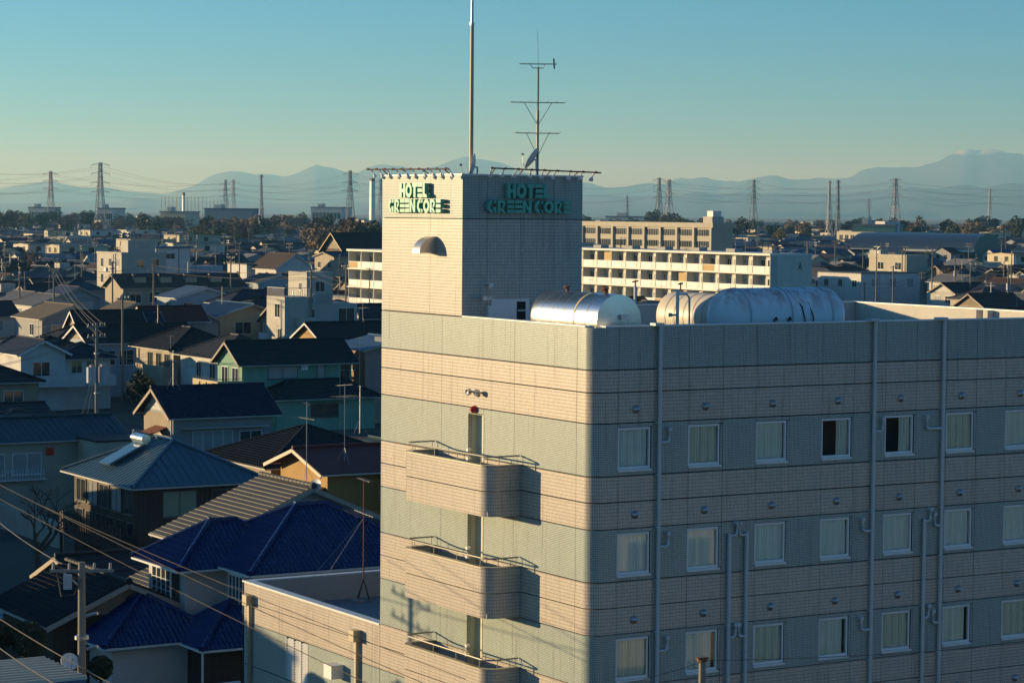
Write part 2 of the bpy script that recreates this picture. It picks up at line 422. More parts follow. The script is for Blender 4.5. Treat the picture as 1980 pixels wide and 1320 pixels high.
CURTS = [set_mat(curtain_mesh(w_, 1.03, s, am), m_) for s, (w_, am, m_) in enumerate(((0.99, .045, M_CURT), (0.96, .06, M_CURT3), (0.88, .05, M_CURT), (0.95, .06, M_CURT2), (0.80, .055, M_CURT3), (0.99, .05, M_CURT3), (0.91, .055, M_CURT)))]
HALF = curtain_mesh(0.42, 1.03, 9, .04)
fm = MB().box(0, 1.07, 0.02, 0.11, 0, 0.075).box(0, 1.07, 0.021, 0.11, 1.08, 1.145).box(0, 0.05, 0.022, 0.11, 0.076, 1.079).box(1.02, 1.07, 0.022, 0.11, 0.076, 1.079).mesh('window', M_ALU)
sm = MB().box(-0.02, 1.10, -0.05, 0.115, -0.06, -0.001).mesh('sill', M_ALU)
gm = MB().quad((0.05, 0.066, 0.076), (1.02, 0.066, 0.076), (1.02, 0.066, 1.079), (0.05, 0.066, 1.079)).mesh('glass', GLASS)
M_ROOM = mat('room plaster', (0.30, 0.27, 0.22), 0.9)
rm = MB().quad((-.05, .13, -.05), (-.05, 1.38, -.05), (-.05, 1.38, 1.2), (-.05, .13, 1.2)).quad((1.1, .13, -.05), (1.1, .13, 1.2), (1.1, 1.38, 1.2), (1.1, 1.38, -.05)).quad((-.05, 1.38, -.05), (1.1, 1.38, -.05), (1.1, 1.38, 1.2), (-.05, 1.38, 1.2)).quad((-.05, .13, 1.2), (-.05, 1.38, 1.2), (1.1, 1.38, 1.2), (1.1, .13, 1.2)).quad((-.05, .13, -.05), (1.1, .13, -.05), (1.1, 1.38, -.05), (-.05, 1.38, -.05)).mesh('room_lining', M_ROOM)
hoodm = MB()
for j in range(5):
    a = math.pi / 2 * j / 4
    for k in range(13):
        b = math.pi * k / 12; hoodm.v.append((0.105 * math.cos(b) * math.cos(a * .98), -0.13 * math.sin(a * .98) - 0.02, 0.105 * math.sin(b) * math.cos(a * .98)))
for j in range(4):
    for k in range(12): q = j * 13 + k; hoodm.f.append((q, q + 1, q + 14, q + 13))
hoodm.cyl((0, -0.001, 0), (0, -0.03, 0), 0.115, n=16)
hoodm = hoodm.mesh('vent_hood', M_STEEL, True)
for fl in range(5):
    zb = 13.005 - 2.9 * fl
    for k in range(8):
        x = 0.852 + 2.34 * k
        if x > 18: continue
        w = put('window', fm, HOTEL, (x, 0, zb)); put('glass', gm, w); put('sill', sm, w)
        if zb > 2: put('room_lining', rm, w)
        if fl == 0 and k in (3, 4): put('curtain', HALF, w, (0.60, 0.125, 0.055))
        else: put('curtain', CURTS[(k * 3 + fl * 5 + k // 2) % 7], w, (0.045, 0.135, 0.055))
        put('vent_hood', hoodm, HOTEL, (x + 0.565, 0, zb + 1.645))
# downpipes with their branch elbows
def downpipe(x, ztop, branches, side=1, head=False):
    p = MB().cyl((x, -0.105, 0.0), (x, -0.105, ztop), 0.055, n=12)
    o = p.build('downpipe', M_PVC, HOTEL, smooth=True)
    if head: MB().box(x - 0.24, x + 0.06, -0.20, 0.10, ztop + 0.001, ztop + 0.075).build('pipe_head', M_PVC, o)
    for z in np.arange(1.2, ztop, 1.45): MB().box(x - 0.075, x + 0.075, -0.115, -0.001, z, z + 0.035).build('bracket', M_PVC, o)
    for z, s, reach in branches:
        q = MB().tube([(x + s * 0.05, -0.105, z), (x + s * (reach - 0.07), -0.105, z), (x + s * (reach - 0.02), -0.105, z + 0.03), (x + s * reach, -0.105, z + 0.08), (x + s * reach, -0.105, z + 0.30)], 0.04, 8)
        q.box(x + s * reach - 0.055, x + s * reach + 0.055, -0.16, -0.001, z + 0.30, z + 0.40).build('branch_elbow', M_PVC, o, smooth=True)
downpipe(2.146, 16.93, [(13.72 - 2.9 * k, 1, 0.33) for k in range(4)], head=True)
downpipe(9.71, 16.93, [(13.72, 1, 0.33)] + [(13.72 - 2.9 * k, -1, 0.36) for k in (1, 2, 3)], head=True)
downpipe(12.33, 16.93, [(13.72, -1, 0.62)] + [(13.72 - 2.9 * k, -1, 0.25) for k in (1, 2, 3)], head=True)
downpipe(4.57, 11.05, [(10.98, 1, 0.26), (8.1, 1, 0.24), (5.2, 1, 0.24)]); downpipe(5.17, 11.05, [(10.98, -1, 0.26), (8.1, -1, 0.24), (5.2, -1, 0.24)])
downpipe(11.68, 11.05, [(10.98, 1, 0.24), (8.1, 1, 0.22), (5.2, 1, 0.22)])

# escape doors and balconies on the sunny front
M_DOOR = mat('pale green door', (0.54, 0.55, 0.44), 0.6, 0.06)
M_RAIL = mat('bronze rail', (0.36, 0.33, 0.26), 0.4, 0.1, metal=0.4)
M_FLOOR = mat('balcony floor coat', (0.30, 0.28, 0.25), 0.85, 0.2)
def balcony(k):
    o = 2.9 * k; zt = 12.83 - o; zb = 11.40 - o; y0, y1, D, R = 3.66, 8.75, 1.15, 0.42
    dr = MB().box(0.27, 0.33, 5.82, 6.69, zb + 0.12, 14.08 - o).build('door', M_DOOR, HOTEL)
    MB().cyl((0.262, 5.95, zb + 1.1), (0.22, 5.95, zb + 1.1), 0.03, n=8).build('handle', M_STEEL, dr)
    MB().box(0.0, 0.33, 5.79, 5.818, zb + 0.1, 14.08 - o).box(0.0, 0.33, 6.692, 6.72, zb + 0.1, 14.08 - o).box(0.0, 0.33, 5.82, 6.69, 14.081 - o, 14.11 - o).build('door_jamb', M_DOOR, HOTEL)
    b = bpy.data.objects.new('balcony', MB().box(-D + 0.1, -0.002, y0 + 0.1, y1 - 0.1, zb + 0.012, zb + 0.14).mesh('balcony', M_FLOOR)); COL.objects.link(b); b.parent = HOTEL
    def path(r):
        pts = [(-0.0, y1, -12.0 - D, 0, 1), (-D + r, y1, -12.0 - r, 0, 1)]
        for j in range(1, 9):
            t = math.pi / 2 * j / 8; pts.append((-D + r - r * math.sin(t), y1 - r + r * math.cos(t), -12 - r + r * t, -math.sin(t), math.cos(t)))
        pts.append((-D, y0 + r, -(y0 + r), -1, 0))
        for j in range(1, 11):
            t = math.pi / 2 * j / 10; pts.append((-D + r - r * math.cos(t), y0 + r - r * math.sin(t), -(y0 + r) + r * t, -math.cos(t), -math.sin(t)))
        pts.append((-0.004, y0, -(y0 + r) + r * math.pi / 2 + D - r, 0, -1)); return pts
    for a, c in ((zb, zb + 0.702), (zb + 0.73, zt)):
        wall_strip(path(R), a, c, TILE_P, 'parapet_panel', b, th=0.13)
    P2 = [(x, y) for x, y, *_ in path(R)]
    cap = MB()
    for j in range(len(P2) - 1):
        pa, pb = path(R)[j], path(R)[j + 1]
        ia, ib = (pa[0] - pa[3] * .15, pa[1] - pa[4] * .15), (pb[0] - pb[3] * .15, pb[1] - pb[4] * .15)
        oa, ob = (pa[0] + pa[3] * .015, pa[1] + pa[4] * .015), (pb[0] + pb[3] * .015, pb[1] + pb[4] * .015)
        cap.quad((*oa, zt + .03), (*ob, zt + .03), (*ib, zt + .03), (*ia, zt + .03)).quad((*oa, zt + .002), (*ob, zt + .002), (*ob, zt + .03), (*oa, zt + .03)).quad((*ib, zt + .002), (*ia, zt + .002), (*ia, zt + .03), (*ib, zt + .03))
    cap.build('coping', M_RAIL, b)
    rp = [(pp[0] - pp[3] * .07, pp[1] - pp[4] * .07, zt + 0.27) for pp in path(R)]
    rp[0] = (-0.03, y1 - 0.07, zt + .27); rp[-1] = (-0.03, y0 + .07, zt + .27)
    MB().tube(rp, 0.024, 8).build('handrail', M_RAIL, b, smooth=True)
    for (x, y) in [(-D + .07, y0 + .45 + j * 1.35) for j in range(4)] + [(-D * .62, y0 + .07), (-.12, y0 + .07), (-D * .62, y1 - .07), (-.12, y1 - .07)]:
        MB().cyl((x, y, zt + .03), (x, y, zt + .25), 0.012, n=6).build('post', M_RAIL, b)
    for dz in (1.35, 1.62):
        MB().cyl((-0.003, 6.55, zb + dz), (-0.05, 6.55, zb + dz), 0.05, n=10).lathe([(0.05, .03), (.10, .055), (.15, .06), (.155, .001)], lambda a, c, s: (-a, 6.52 + c, zb + dz + s), 10).build('door_lamp', M_WHITE, b, smooth=True)
for k in range(4): balcony(k)
M_RED = mat('red lamp', (0.55, 0.02, 0.02), 0.25, 0.05)
al = MB().lathe([(0.0, .11), (.05, .11), (.11, .09), (.16, .05), (.175, .001)], lambda a, c, s: (-a, 6.32 + c, 14.23 + s), 16).build('alarm_lamp', M_RED, HOTEL, smooth=True)
for y, r in ((6.44, 0.11), (5.98, 0.085)):
    c_ = MB().cyl((-0.001, y, 14.74), (-0.10, y, 14.74), r * 0.35, n=10).lathe([(0.08, .02), (.12, r * .9), (.24, r), (.25, r * .8), (.2, .001)], lambda a, c, s: (-a, y + c - (a - .1) * .3, 14.74 + s), 14)
    c_.build('spot_lamp', M_STEEL, HOTEL, smooth=True)

# lift tower
TY0, TX1, TZ1 = 7.15, 4.2, 21.1
for z0, z1, m in ((16.92, 19.8, TILE_C), (19.8, TZ1, TILE_G)):
    left_panel(TY0, 9.1, z0, z1, m); left_panel(9.1, 12.2, z0, z1, m)
    for a, b in zip([0.0, .85, 2.0, 3.18], [.85, 2.0, 3.18, TX1]): right_panel(a, b, z0 if z0 > 17 else 16.06, z1, m, y=TY0)
    wall_strip([(TX1, TY0 + .02, 0, 1, 0), (TX1, 12.2, 5, 1, 0)], z0, z1, m, parent=HOTEL)
    wall_strip([(TX1 - .02, 12.2, 0, 0, 1), (0.02, 12.2, 4.2, 0, 1)], z0, z1, m, parent=HOTEL)
MB().box(0.115, TX1 - .115, TY0 + .115, 12.08, 16.06, 20.7).build('tower_core', M_DARK, HOTEL)
MB().box(-0.02, TX1 + .02, TY0 - .02, TY0 + .2, TZ1 - .012, TZ1 + .03).build('coping', M_ALU, HOTEL)
MB().box(-0.021, .2, TY0 + .201, 12.22, TZ1 - .012, TZ1 + .03).build('coping', M_ALU, HOTEL)
MB().box(TX1 - .2, TX1 + .021, TY0 + .201, 12.22, TZ1 - .012, TZ1 + .03).build('coping', M_ALU, HOTEL)
dd = MB().box(0.98, 2.30, TY0 - 0.06, TY0 - 0.002, 16.06, 17.42).build('door', M_WHITE, HOTEL)
MB().box(1.86, 2.16, TY0 - .075, TY0 - .061, 16.5, 17.34).build('door_window', M_DARK, dd)
for z in (16.75, 17.05): MB().box(1.88, 2.14, TY0 - .085, TY0 - .077, z, z + .05).build('grille_bar', M_STEEL, dd)
# duct hood on the sunny side of the tower: a quarter round of sheet steel open downwards
hd = MB(); n = 12
for j, y in enumerate((8.72, 9.17)):
    for k in range(n + 1):
        t = math.pi / 2 * k / n; hd.v.append((-0.58 * math.sin(t), y, 18.76 + 0.5 * math.cos(t)))
for k in range(n): hd.f.append((k, k + 1, n + 2 + k, n + 1 + k))
i = len(hd.v); hd.v += [(0, 8.72, 18.76), (0, 9.17, 18.76)]
for k in range(n): hd.f.append((i, k + 1, k)); hd.f.append((i + 1, n + 1 + k, n + 2 + k))
hd.build('duct_hood', mat('brushed duct steel', (0.60, 0.57, 0.50), 0.32, 0.1, 2, metal=0.7), HOTEL, smooth=True)

# low wing behind the block
ANNEX = thing('hotel_annex', 'low flat roofed wing of the hotel with tiled parapet and louvres', 'annex', H0)
AY1 = 22.5
for z1, z0, m in ((7.0, 6.3, TILE_P), (6.3, 5.58, TILE_P), (5.58, 4.1, TILE_G), (4.1, 2.68, TILE_G), (2.68, 0, TILE_P)):
    for a, b in ((12.21, 12.72), (12.72, 16.0), (16.0, 19.3), (19.3, AY1)):
        if z1 == 5.58 and a in (16.0,): left_panel(16.0, 17.3, z0, z1, m, parent=ANNEX); left_panel(19.0, 19.3, z0, z1, m, parent=ANNEX); continue
        left_panel(a, b, z0, z1, m, parent=ANNEX)
    wall_strip([(12, AY1, 0, 0, 1), (0.0, AY1, 12, 0, 1)], z0 + .01, z1 - .01, m, parent=ANNEX)
    wall_strip([(12, 13.0, 0, 1, 0), (12, AY1, 12, 1, 0)], z0 + .01, z1 - .01, m, parent=ANNEX)
MB().box(0.32, 11.85, 12.25, AY1 - .12, 0, 6.1).build('core', M_ROOFSH, ANNEX)
MB().box(0.115, .3, 12.25, AY1 - .12, 5.6, 6.96).build('parapet', M_PARA, ANNEX); MB().box(.31, 11.8, AY1 - .28, AY1 - .115, 6.101, 6.96).build('parapet', M_PARA, ANNEX)
MB().box(-.02, .32, 12.23, AY1 + .02, 6.962, 7.02).build('coping', M_ALU, ANNEX); MB().box(.321, 12.02, AY1 - .3, AY1 + .02, 6.962, 7.02).build('coping', M_ALU, ANNEX)
M_LOUV = mat('pale louvre blade', (0.60, 0.62, 0.60), 0.5, 0.06)
MB().box(.25, .3, 16.0, 19.3, 3.0, 5.59).build('louvre_back', M_DARK, ANNEX)
for c in range(3):
    ya = 17.32 + c * .56
    fr = MB().box(-.01, .08, ya, ya + .03, 4.12, 5.56).box(-.01, .08, ya + .52, ya + .55, 4.12, 5.56).build('louvre_panel', M_LOUV, ANNEX)
    lv = MB().quad((-.01, ya + .032, 0), (-.01, ya + .518, 0), (.06, ya + .518, .07), (.06, ya + .032, .07)).quad((-.01, ya + .032, -.008), (.06, ya + .032, .062), (.06, ya + .518, .062), (-.01, ya + .518, -.008)).mesh('louvre_blade', M_LOUV)
    for j in range(16): put('louvre_blade', lv, fr, (0, 0, 4.14 + j * .088))
for y in (21.75, 13.62):
    hp = MB().box(-.30, -.003, y - .17, y + .17, 6.25, 6.62).build('rain_head', M_RAIL, ANNEX)
    MB().box(-.15, -.04, y - .06, y + .06, 0, 6.249).build('rain_pipe', M_RAIL, hp)
MB().box(-.45, -.004, 14.7, 15.25, 4.85, 5.3).build('equipment_box', M_WHITE, ANNEX)
# yard wall by the wing
yw = MB().box(CX - 3.2, CX - .02, CY + 22.6, CY + 22.75, 0, 3.4).build('yard_wall', M_WHITE); tag(yw, 'plain white yard wall beside the low wing of the hotel', 'wall')
PI = math.pi
# ------------------------------------------------------------------ rooftop things
def L(x, y, z=0.0): return H0 + Vector((x, y, z))
def dome_tank(name, label, axis, c, r, l0, l1, m, bands=(), bm=None, dome=0.35, feet=2, taper_end=None):
    t = thing(name, label, 'tank', L(*c) if axis == 'y' else L(*c))
    prof = [(l0 + dome * (1 - math.cos(PI / 2 * k / 7)), max(.002, r * math.sin(PI / 2 * k / 7))) for k in range(8)]
    prof += [(l0 + dome + (l1 - l0 - 2 * dome) * k / 10, r) for k in range(1, 10)]
    prof += [(l1 - dome * (1 - math.cos(PI / 2 * k / 7)), max(.002, r * math.sin(PI / 2 * k / 7))) for k in range(7, -1, -1)]
    if taper_end: prof = [p for p in prof if p[0] > l0 + dome]; prof = [(l0 - .04, .002), (l0, r * .98)] + prof
    fn = (lambda a, p, q: (p, a, q)) if axis == 'y' else (lambda a, p, q: (a, p, q))
    MB().lathe(prof, fn, 36).build('shell', m, t, smooth=True)
    for b in bands:
        MB().lathe([(b, r + .002), (b, r + .012), (b + .07, r + .012), (b + .07, r + .002)], fn, 36).build('band', bm, t, smooth=True)
    zf = 16.055 - c[2]
    for k in range(feet):
        a = l0 + (l1 - l0) * (0.22 + 0.56 * k / max(1, feet - 1))
        (MB().box(-r * .8, r * .8, a - .09, a + .09, zf, -r * .55) if axis == 'y' else MB().box(a - .09, a + .09, -r * .8, r * .8, zf, -r * .55)).build('saddle', M_CONC, t)
    return t
M_TAPE = mat('yellowed tape', (0.62, 0.52, 0.30), 0.6, 0.1)
def tank_paint():
    m, t, b = nodes('faded tank paint')
    tc = N(t, 'TexCoord'); no = N(t, 'TexNoise', i2=2.2, i3=6.0, i4=0.7); mp = N(t, 'Mapping'); mp.inputs[3].default_value = (1.4, 0.8, 0.35)
    t.links.new(tc.outputs['Object'], mp.inputs[0]); t.links.new(mp.outputs[0], no.inputs[0])
    sp = N(t, 'SeparateXYZ'); t.links.new(tc.outputs['Object'], sp.inputs[0])
    up = N(t, 'MapRange', i1=0.05, i2=0.8); t.links.new(sp.outputs[2], up.inputs[0])
    rs = N(t, 'MapRange', i1=0.44, i2=0.60); t.links.new(no.outputs[0], rs.inputs[0])
    c = mix(t, mth(t, 'MULTIPLY', mth(t, 'MULTIPLY', up.outputs[0], rs.outputs[0]), 0.85), (0.72, 0.76, 0.78), (0.40, 0.13, 0.10))
    t.links.new(c, b.inputs['Base Color']); b.inputs['Roughness'].default_value = 0.5; return m
t1 = dome_tank('water_tank', 'shiny metal clad cylindrical tank with a pale tape band at the roof corner', 'y', (1.63, 0, 17.0), 0.76, 1.2, 5.0, M_SHINY, (2.35,), M_TAPE, taper_end=True)
for b_ in (1.75, 2.95, 3.55, 4.15): MB().lathe([(b_, .7605), (b_, .766), (b_ + .02, .766), (b_ + .02, .7605)], lambda a, p, q: (p, a, q), 36).build('seam', M_STEEL, t1, smooth=True)
for y in (1.9, 3.9): MB().cyl((0, y, .74), (0, y, .88), .055, n=8).cyl((0, y, .88), (0, y, .91), .11, n=8).box(-.12, .05, y - .02, y + .02, .84, .87).build('valve', M_RUST, t1)
MB().cyl((.1, 1.0, -.5), (.1, 1.0, .05), .012, n=6).box(.03, .17, .96, 1.04, .05, .2).build('gauge', M_WHITE, t1)
dome_tank('water_tank', 'cream jacketed cylindrical tank half lit by the sun behind pipes', 'y', (9.25, 0, 16.74), 0.76, 6.4, 9.7, mat('cream tank jacket', (0.62, 0.58, 0.48), 0.45, 0.08), (6.9, 7.4, 7.9, 8.4, 8.9), mat('cream tank jacket seam', (0.52, 0.48, 0.40), 0.45, 0.08))
t3 = dome_tank('water_tank', 'large faded white round ended tank with rust streaks on top', 'x', (0, 2.1, 17.02), 0.84, 5.5, 10.05, tank_paint(), (6.2, 7.7, 9.2), mat('tank weld seam', (0.46, 0.48, 0.49), .5, .2), dome=0.62)
for x in (7.05, 7.55): MB().tube([(x, -.86, -.7), (x, -.90, -.2), (x, -.87, -.05), (x + .07, -.86, 0), (x + .1, -.87, -.08)], .03, 6).build('hose', M_BLACK, t3)
MB().tube([(8.0, -.62, .52), (8.1, -.80, .3), (8.15, -.9, -.1), (8.2, -.9, -.6)], .022, 6).tube([(8.1, -.68, .45), (8.4, -.72, .40), (8.45, -.9, .0), (8.42, -.9, -.7)], .022, 6).build('hose', M_BLACK, t3)
MB().cyl((9.15, -.78, -.25), (9.15, -1.0, -.25), .06, n=10).cyl((9.15, -.95, -.25), (9.15, -.95, -.45), .045, n=8).build('valve', M_STEEL, t3)
# pipework standard between the tanks
pw = thing('roof_pipe_stand', 'white vertical pipes with taps standing between the roof tanks', 'pipes', L(5.0, 3.2, 16.05))
MB().cyl((0, 0, 0), (0, 0, 1.75), .05, n=10).build('pipe', M_WHITE, pw, smooth=True)
MB().tube([(0, 0, 1.6), (.3, 0, 1.62), (.42, 0, 1.5), (.42, 0, .3)], .035, 8).build('pipe', M_WHITE, pw, smooth=True)
MB().tube([(0, 0, 1.0), (-.25, .0, 1.0)], .03, 8).cyl((-.25, 0, .95), (-.25, 0, 1.06), .06, n=8).build('tap', M_STEEL, pw)
MB().cyl((.1, 0, 1.75), (.1, 0, 1.95), .02, n=6).cyl((.02, 0, 1.9), (.18, 0, 1.92), .025, n=6).build('valve', M_RUST, pw)
p5 = thing('roof_pipe_stand', 'slim white pipe rising behind the shiny metal tank', 'pipes', L(3.1, 2.6, 16.05))
MB().cyl((0, 0, 0), (0, 0, 1.9), .04, n=8).tube([(0, 0, 1.2), (-.35, 0, 1.22)], .03).build('pipe', M_WHITE, p5, smooth=True)
MB().cyl((0, 0, 1.9), (0, 0, 2.05), .02, n=6).cyl((-.1, 0, 2.0), (.1, 0, 2.02), .022, n=6).build('valve', M_RUST, p5)
rb = thing('roof_plant_box', 'grey metal service box behind the roof tanks', 'service box', L(12.6, 10.6, 16.05))
MB().box(0, 1.6, 0, 1.2, 0, 1.0).build('cabinet', M_STEEL, rb); MB().box(.5, 1.1, -.012, -.002, .2, .8).build('hatch', M_ALU, rb)
# camera and floodlight on the tower foot
cm = thing('security_camera', 'security camera with lamp and box fixed at the tower foot', 'camera', L(0.75, TY0, 17.35))
MB().box(-.28, .05, -.42, -.30, .05, .17).build('housing', M_STEEL, cm); MB().cyl((0, -.005, .1), (0, -.35, .1), .022, n=6).build('arm', M_STEEL, cm)
MB().lathe([(0, .03), (.06, .08), (.1, .09), (.11, .002)], lambda a, p, q: (.02 + p, -.3 - a, .48 + q), 10).cyl((.02, -.004, .48), (.02, -.3, .48), .015, n=6).build('lamp', M_STEEL, cm, smooth=True)
MB().box(.08, .3, -.14, -.004, -.55, -.12).build('control_box', M_WHITE, cm)
# sign letters: polygons in a unit cell, height 1
def arc(cx_, cy_, ro, ri, a0, a1, n=18, sx=1.0):
    out = [(cx_ + sx * ro * math.cos(a0 + (a1 - a0) * k / n), cy_ + ro * math.sin(a0 + (a1 - a0) * k / n)) for k in range(n + 1)]
    inn = [(cx_ + sx * ri * math.cos(a0 + (a1 - a0) * k / n), cy_ + ri * math.sin(a0 + (a1 - a0) * k / n)) for k in range(n + 1)]
    return [[out[k], out[k + 1], inn[k + 1], inn[k]] for k in range(n)]
def rect(a, b, c, d): return [(a, c), (b, c), (b, d), (a, d)]
PI = math.pi
GLYPH = {
 'H': (0.95, [rect(0, .33, 0, 1), rect(.60, .93, 0, 1), rect(.33, .60, .36, .62)]),
 'O': (1.08, arc(.52, .5, .52, .24, 0, 2 * PI, 28)),
 'T': (0.86, [rect(0, .86, .74, 1), rect(.22, .56, 0, .74)]),
 'E': (0.80, [rect(0, .78, 0, .26), rect(.0, .78, .37, .63), rect(0, .78, .74, 1)]),
 'L': (0.72, [rect(0, .34, 0, 1), [(.34, 0), (.74, 0), (.62, .24), (.34, .24)]]),
 'G': (1.02, arc(.52, .5, .52, .24, PI * .42, PI * 1.62, 20) + [rect(.5, .92, .74, 1), rect(.56, .92, 0, .46)]),
 'R': (0.98, [rect(0, .32, 0, 1), [(.32, .34), (.56, .34), (.92, 0), (.56, 0), (.32, .26)]] + arc(.5, .68, .32, .1, -PI / 2, PI / 2, 12) + [rect(.32, .5, .78, 1)]),
 'N': (1.00, [rect(0, .30, 0, 1), rect(.66, .96, 0, 1), [(.30, 1), (.66, .34), (.66, 0), (.30, .62)]]),
 'C': (1.00, arc(.52, .5, .52, .24, PI * .36, PI * 1.64, 22) + [rect(.56, .92, .75, .99), rect(.56, .92, 0.01, .25)]),
 ' ': (0.22, [])}
def sign(label, rows, fn):
    t = thing('hotel_sign', label, 'sign', H0)
    for text, u0, u1, z0, z1 in rows:
        tot = sum(GLYPH[c][0] + .04 for c in text) - .04; k = (u1 - u0) / tot; u = u0
        for c in text:
            w, polys = GLYPH[c]
            if polys:
                mb = MB()
                for pl in polys:
                    mb.prism([(u + a * k, z0 + b * (z1 - z0)) for a, b in pl], fn, 0.05, 0.20)
                mb.build('letter', M_SIGN, t)
            u += (w + .04) * k
    return t
sign('green raised letters HOTEL GREEN CORE on the shaded tower side', [('HOTEL', 1.42, 2.92, 20.43, 20.85), ('GREEN CORE', .745, 3.66, 19.98, 20.36)], lambda u, z, t: (u, TY0 - t, z))
sign('green raised letters HOTEL GREEN CORE on the sunlit tower side', [('HOTEL', -(TY0 + 3.54), -(TY0 + 1.82), 20.43, 20.86), ('GREEN CORE', -(TY0 + 4.28), -(TY0 + .97), 19.98, 20.37)], lambda u, z, t: (-t, -u, z))
# floodlight rails round the tower top
M_LAMPW = mat('white lamp glass', (0.75, 0.78, 0.80), 0.2, 0.05)
lampm = MB().tube([(0, 0, 0), (.05, 0, .02), (.13, 0, -.04), (.16, 0, -.10)], .022, 6).lathe([(0, .025), (.05, .03), (.1, .075), (.16, .085), (.165, .002)], lambda a, p, q: (.16 + a * .5 + q * .5, p, -.10 - a * .85 + q * .4), 10).mesh('lamp', M_LAMPW, True)
elbm = MB().cyl((-.03, 0, 0), (.05, 0, .01), .035, n=8).mesh('elbow', M_RUST)
def flood(label, p0, p1, n, inward, arm):
    t = thing('floodlight_rail', label, 'floodlights', H0)
    p0, p1 = Vector(p0), Vector(p1); MB().tube([p0, p1], .022, 8).build('rail', mat('dark rail iron', (0.06, 0.045, 0.04), 0.6), t)
    rz = math.atan2(inward[1], inward[0])
    for k in range(n):
        p = p0 + (p1 - p0) * ((k + .15) / (n - .5)); lp = put('lamp', lampm, t, p, rz + (k % 3 - 1) * .22); put('elbow', elbm, lp)
    for k in range(4):
        p = p0 + (p1 - p0) * ((k + .35) / 4); q = p + Vector(inward) * arm; q.z = TZ1 + .03
        MB().tube([p, p + Vector(inward) * (arm * .6), q], .018, 6).build('bracket', M_RUST, t)
flood('rail of small floodlights above the sunlit tower sign', (-.42, 12.45, TZ1 + .2), (-.42, TY0 + .1, TZ1 + .16), 10, (1, 0, 0), .52)
flood('rail of small floodlights above the shaded tower sign', (.7, TY0 - .42, TZ1 + .2), (TX1 + .38, TY0 - .42, TZ1 + .12), 9, (0, 1, 0), .52)
# flagpole, dishes and aerials on the tower
fp = far(911, 331, 78.0); fp.z = 20.7
fl = thing('flagpole', 'tall slim grey flagpole rising from the tower top', 'flagpole', fp)
MB().cyl((0, 0, 0), (0, 0, 5.3), .068, .058, 14).build('lower_tube', mat('grey mast paint', (0.42, 0.38, 0.30), 0.45, 0.1), fl, smooth=True)
MB().cyl((0, 0, 5.25), (0, 0, 5.35), .072, n=14).build('collar', M_STEEL, fl); MB().cyl((0, 0, 5.35), (0, 0, 8.6), .045, .035, 12).build('upper_tube', M_STEEL, fl, smooth=True)
def dish(label, pos, r, az, el, group=None, h=0.5, m=None):
    t = thing('satellite_dish', label, 'satellite dish', pos, az, group)
    fn = lambda a, p, q: (math.cos(el) * a - math.sin(el) * q, p, h + math.sin(el) * a + math.cos(el) * q)
    prof = [(.25 * r * (k / 8) ** 2, max(.002, r * k / 8)) for k in range(9)]; prof += [(p[0] - .02, p[1]) for p in prof[::-1]]
    MB().lathe(prof, fn, 24).build('reflector', m or M_WHITE, t, smooth=True)
    MB().tube([fn(0.02, 0, -r * .95), fn(r * .6, 0, -r * .75), fn(r * 1.0, 0, -r * .1)], .014, 6).build('feed_arm', M_STEEL, t)
    MB().cyl(fn(r * .92, 0, -r * .1), fn(r * 1.12, 0, -r * .1), .035, n=8).build('feed_horn', M_STEEL, t)
    MB().cyl((-.1, 0, 0), (-.1, 0, h), .03, n=8).bar((-.1, 0, h), fn(-.02, 0, 0), .05).build('mount', M_STEEL, t); return t
dish('grey satellite dish standing beside the flagpole', far(917, 331, 77.6) + Vector((0, 0, -.42)), .42, math.radians(149), .25, m=M_ALU, h=.55)
def yagi(parent, z, bl, els, el, az, m, braces=False, name='yagi'):
    d = Vector((math.cos(az), math.sin(az), 0)); e = Vector((-d.y, d.x, 0)); c = Vector((0, 0, z))
    o = MB().bar(c - d * bl * .5, c + d * bl * .5, .028).build(name, m, parent)
    mb = MB()
    for k in range(els):
        p = c + d * (bl * (k / (els - 1) - .5)); w = el * (1 - .35 * k / els); mb.bar(p - e * w / 2 + Vector((0, 0, .02)), p + e * w / 2 + Vector((0, 0, .02)), .012)
    stuff(mb.build('rods', m, o))
    if braces:
        for s in (-1, 1): MB().bar(c + d * (s * bl * .26), c + Vector((0, 0, -.75)), .018).build('brace', m, o)
    return o
M_AER = mat('grey aerial metal', (0.22, 0.22, 0.20), 0.45, 0.15, 3, metal=0.3)
ap = far(1039, 333, 79.0); ap.z = 20.7; AZR = math.atan2(_r0.y, _r0.x)
an = thing('antenna_mast', 'rooftop antenna mast carrying three horizontal yagi aerials', 'antenna', ap)
MB().cyl((0, 0, 0), (0, 0, 2.6), .042, n=10).cyl((0, 0, 2.6), (0, 0, 4.0), .032, n=8).build('mast', M_AER, an, smooth=True)
yagi(an, 4.1, 1.2, 14, .16, AZR + PI, M_AER); MB().tube([Vector((-.25 * _r0.x, -.25 * _r0.y, 4.08)), Vector((-.18 * _r0.x, -.18 * _r0.y, 3.97)), Vector((.18 * _r0.x, .18 * _r0.y, 3.97)), Vector((.2 * _r0.x, .2 * _r0.y, 4.08))], .015).build('bracket', M_AER, an)
MB().bar(Vector((_r0.x * .52, _r0.y * .52, 3.95)), Vector((_r0.x * .5, _r0.y * .5, 4.28)), .05).build('reflector_bar', M_AER, an)
yagi(an, 2.86, 1.75, 7, 1.1, AZR + .12, M_AER, True); yagi(an, 1.87, 1.42, 5, 1.7, AZR + .1, M_AER, True)
MB().cyl((0, 0, 4.0), (-.03, 0, 5.2), .006, n=5).build('whip', M_AER, an)
dish('small satellite dish clamped low on the antenna mast', far(1031, 331, 78.8) + Vector((0, 0, -.38)), .38, AZR + PI - .2, .55, m=M_ALU, h=.75)
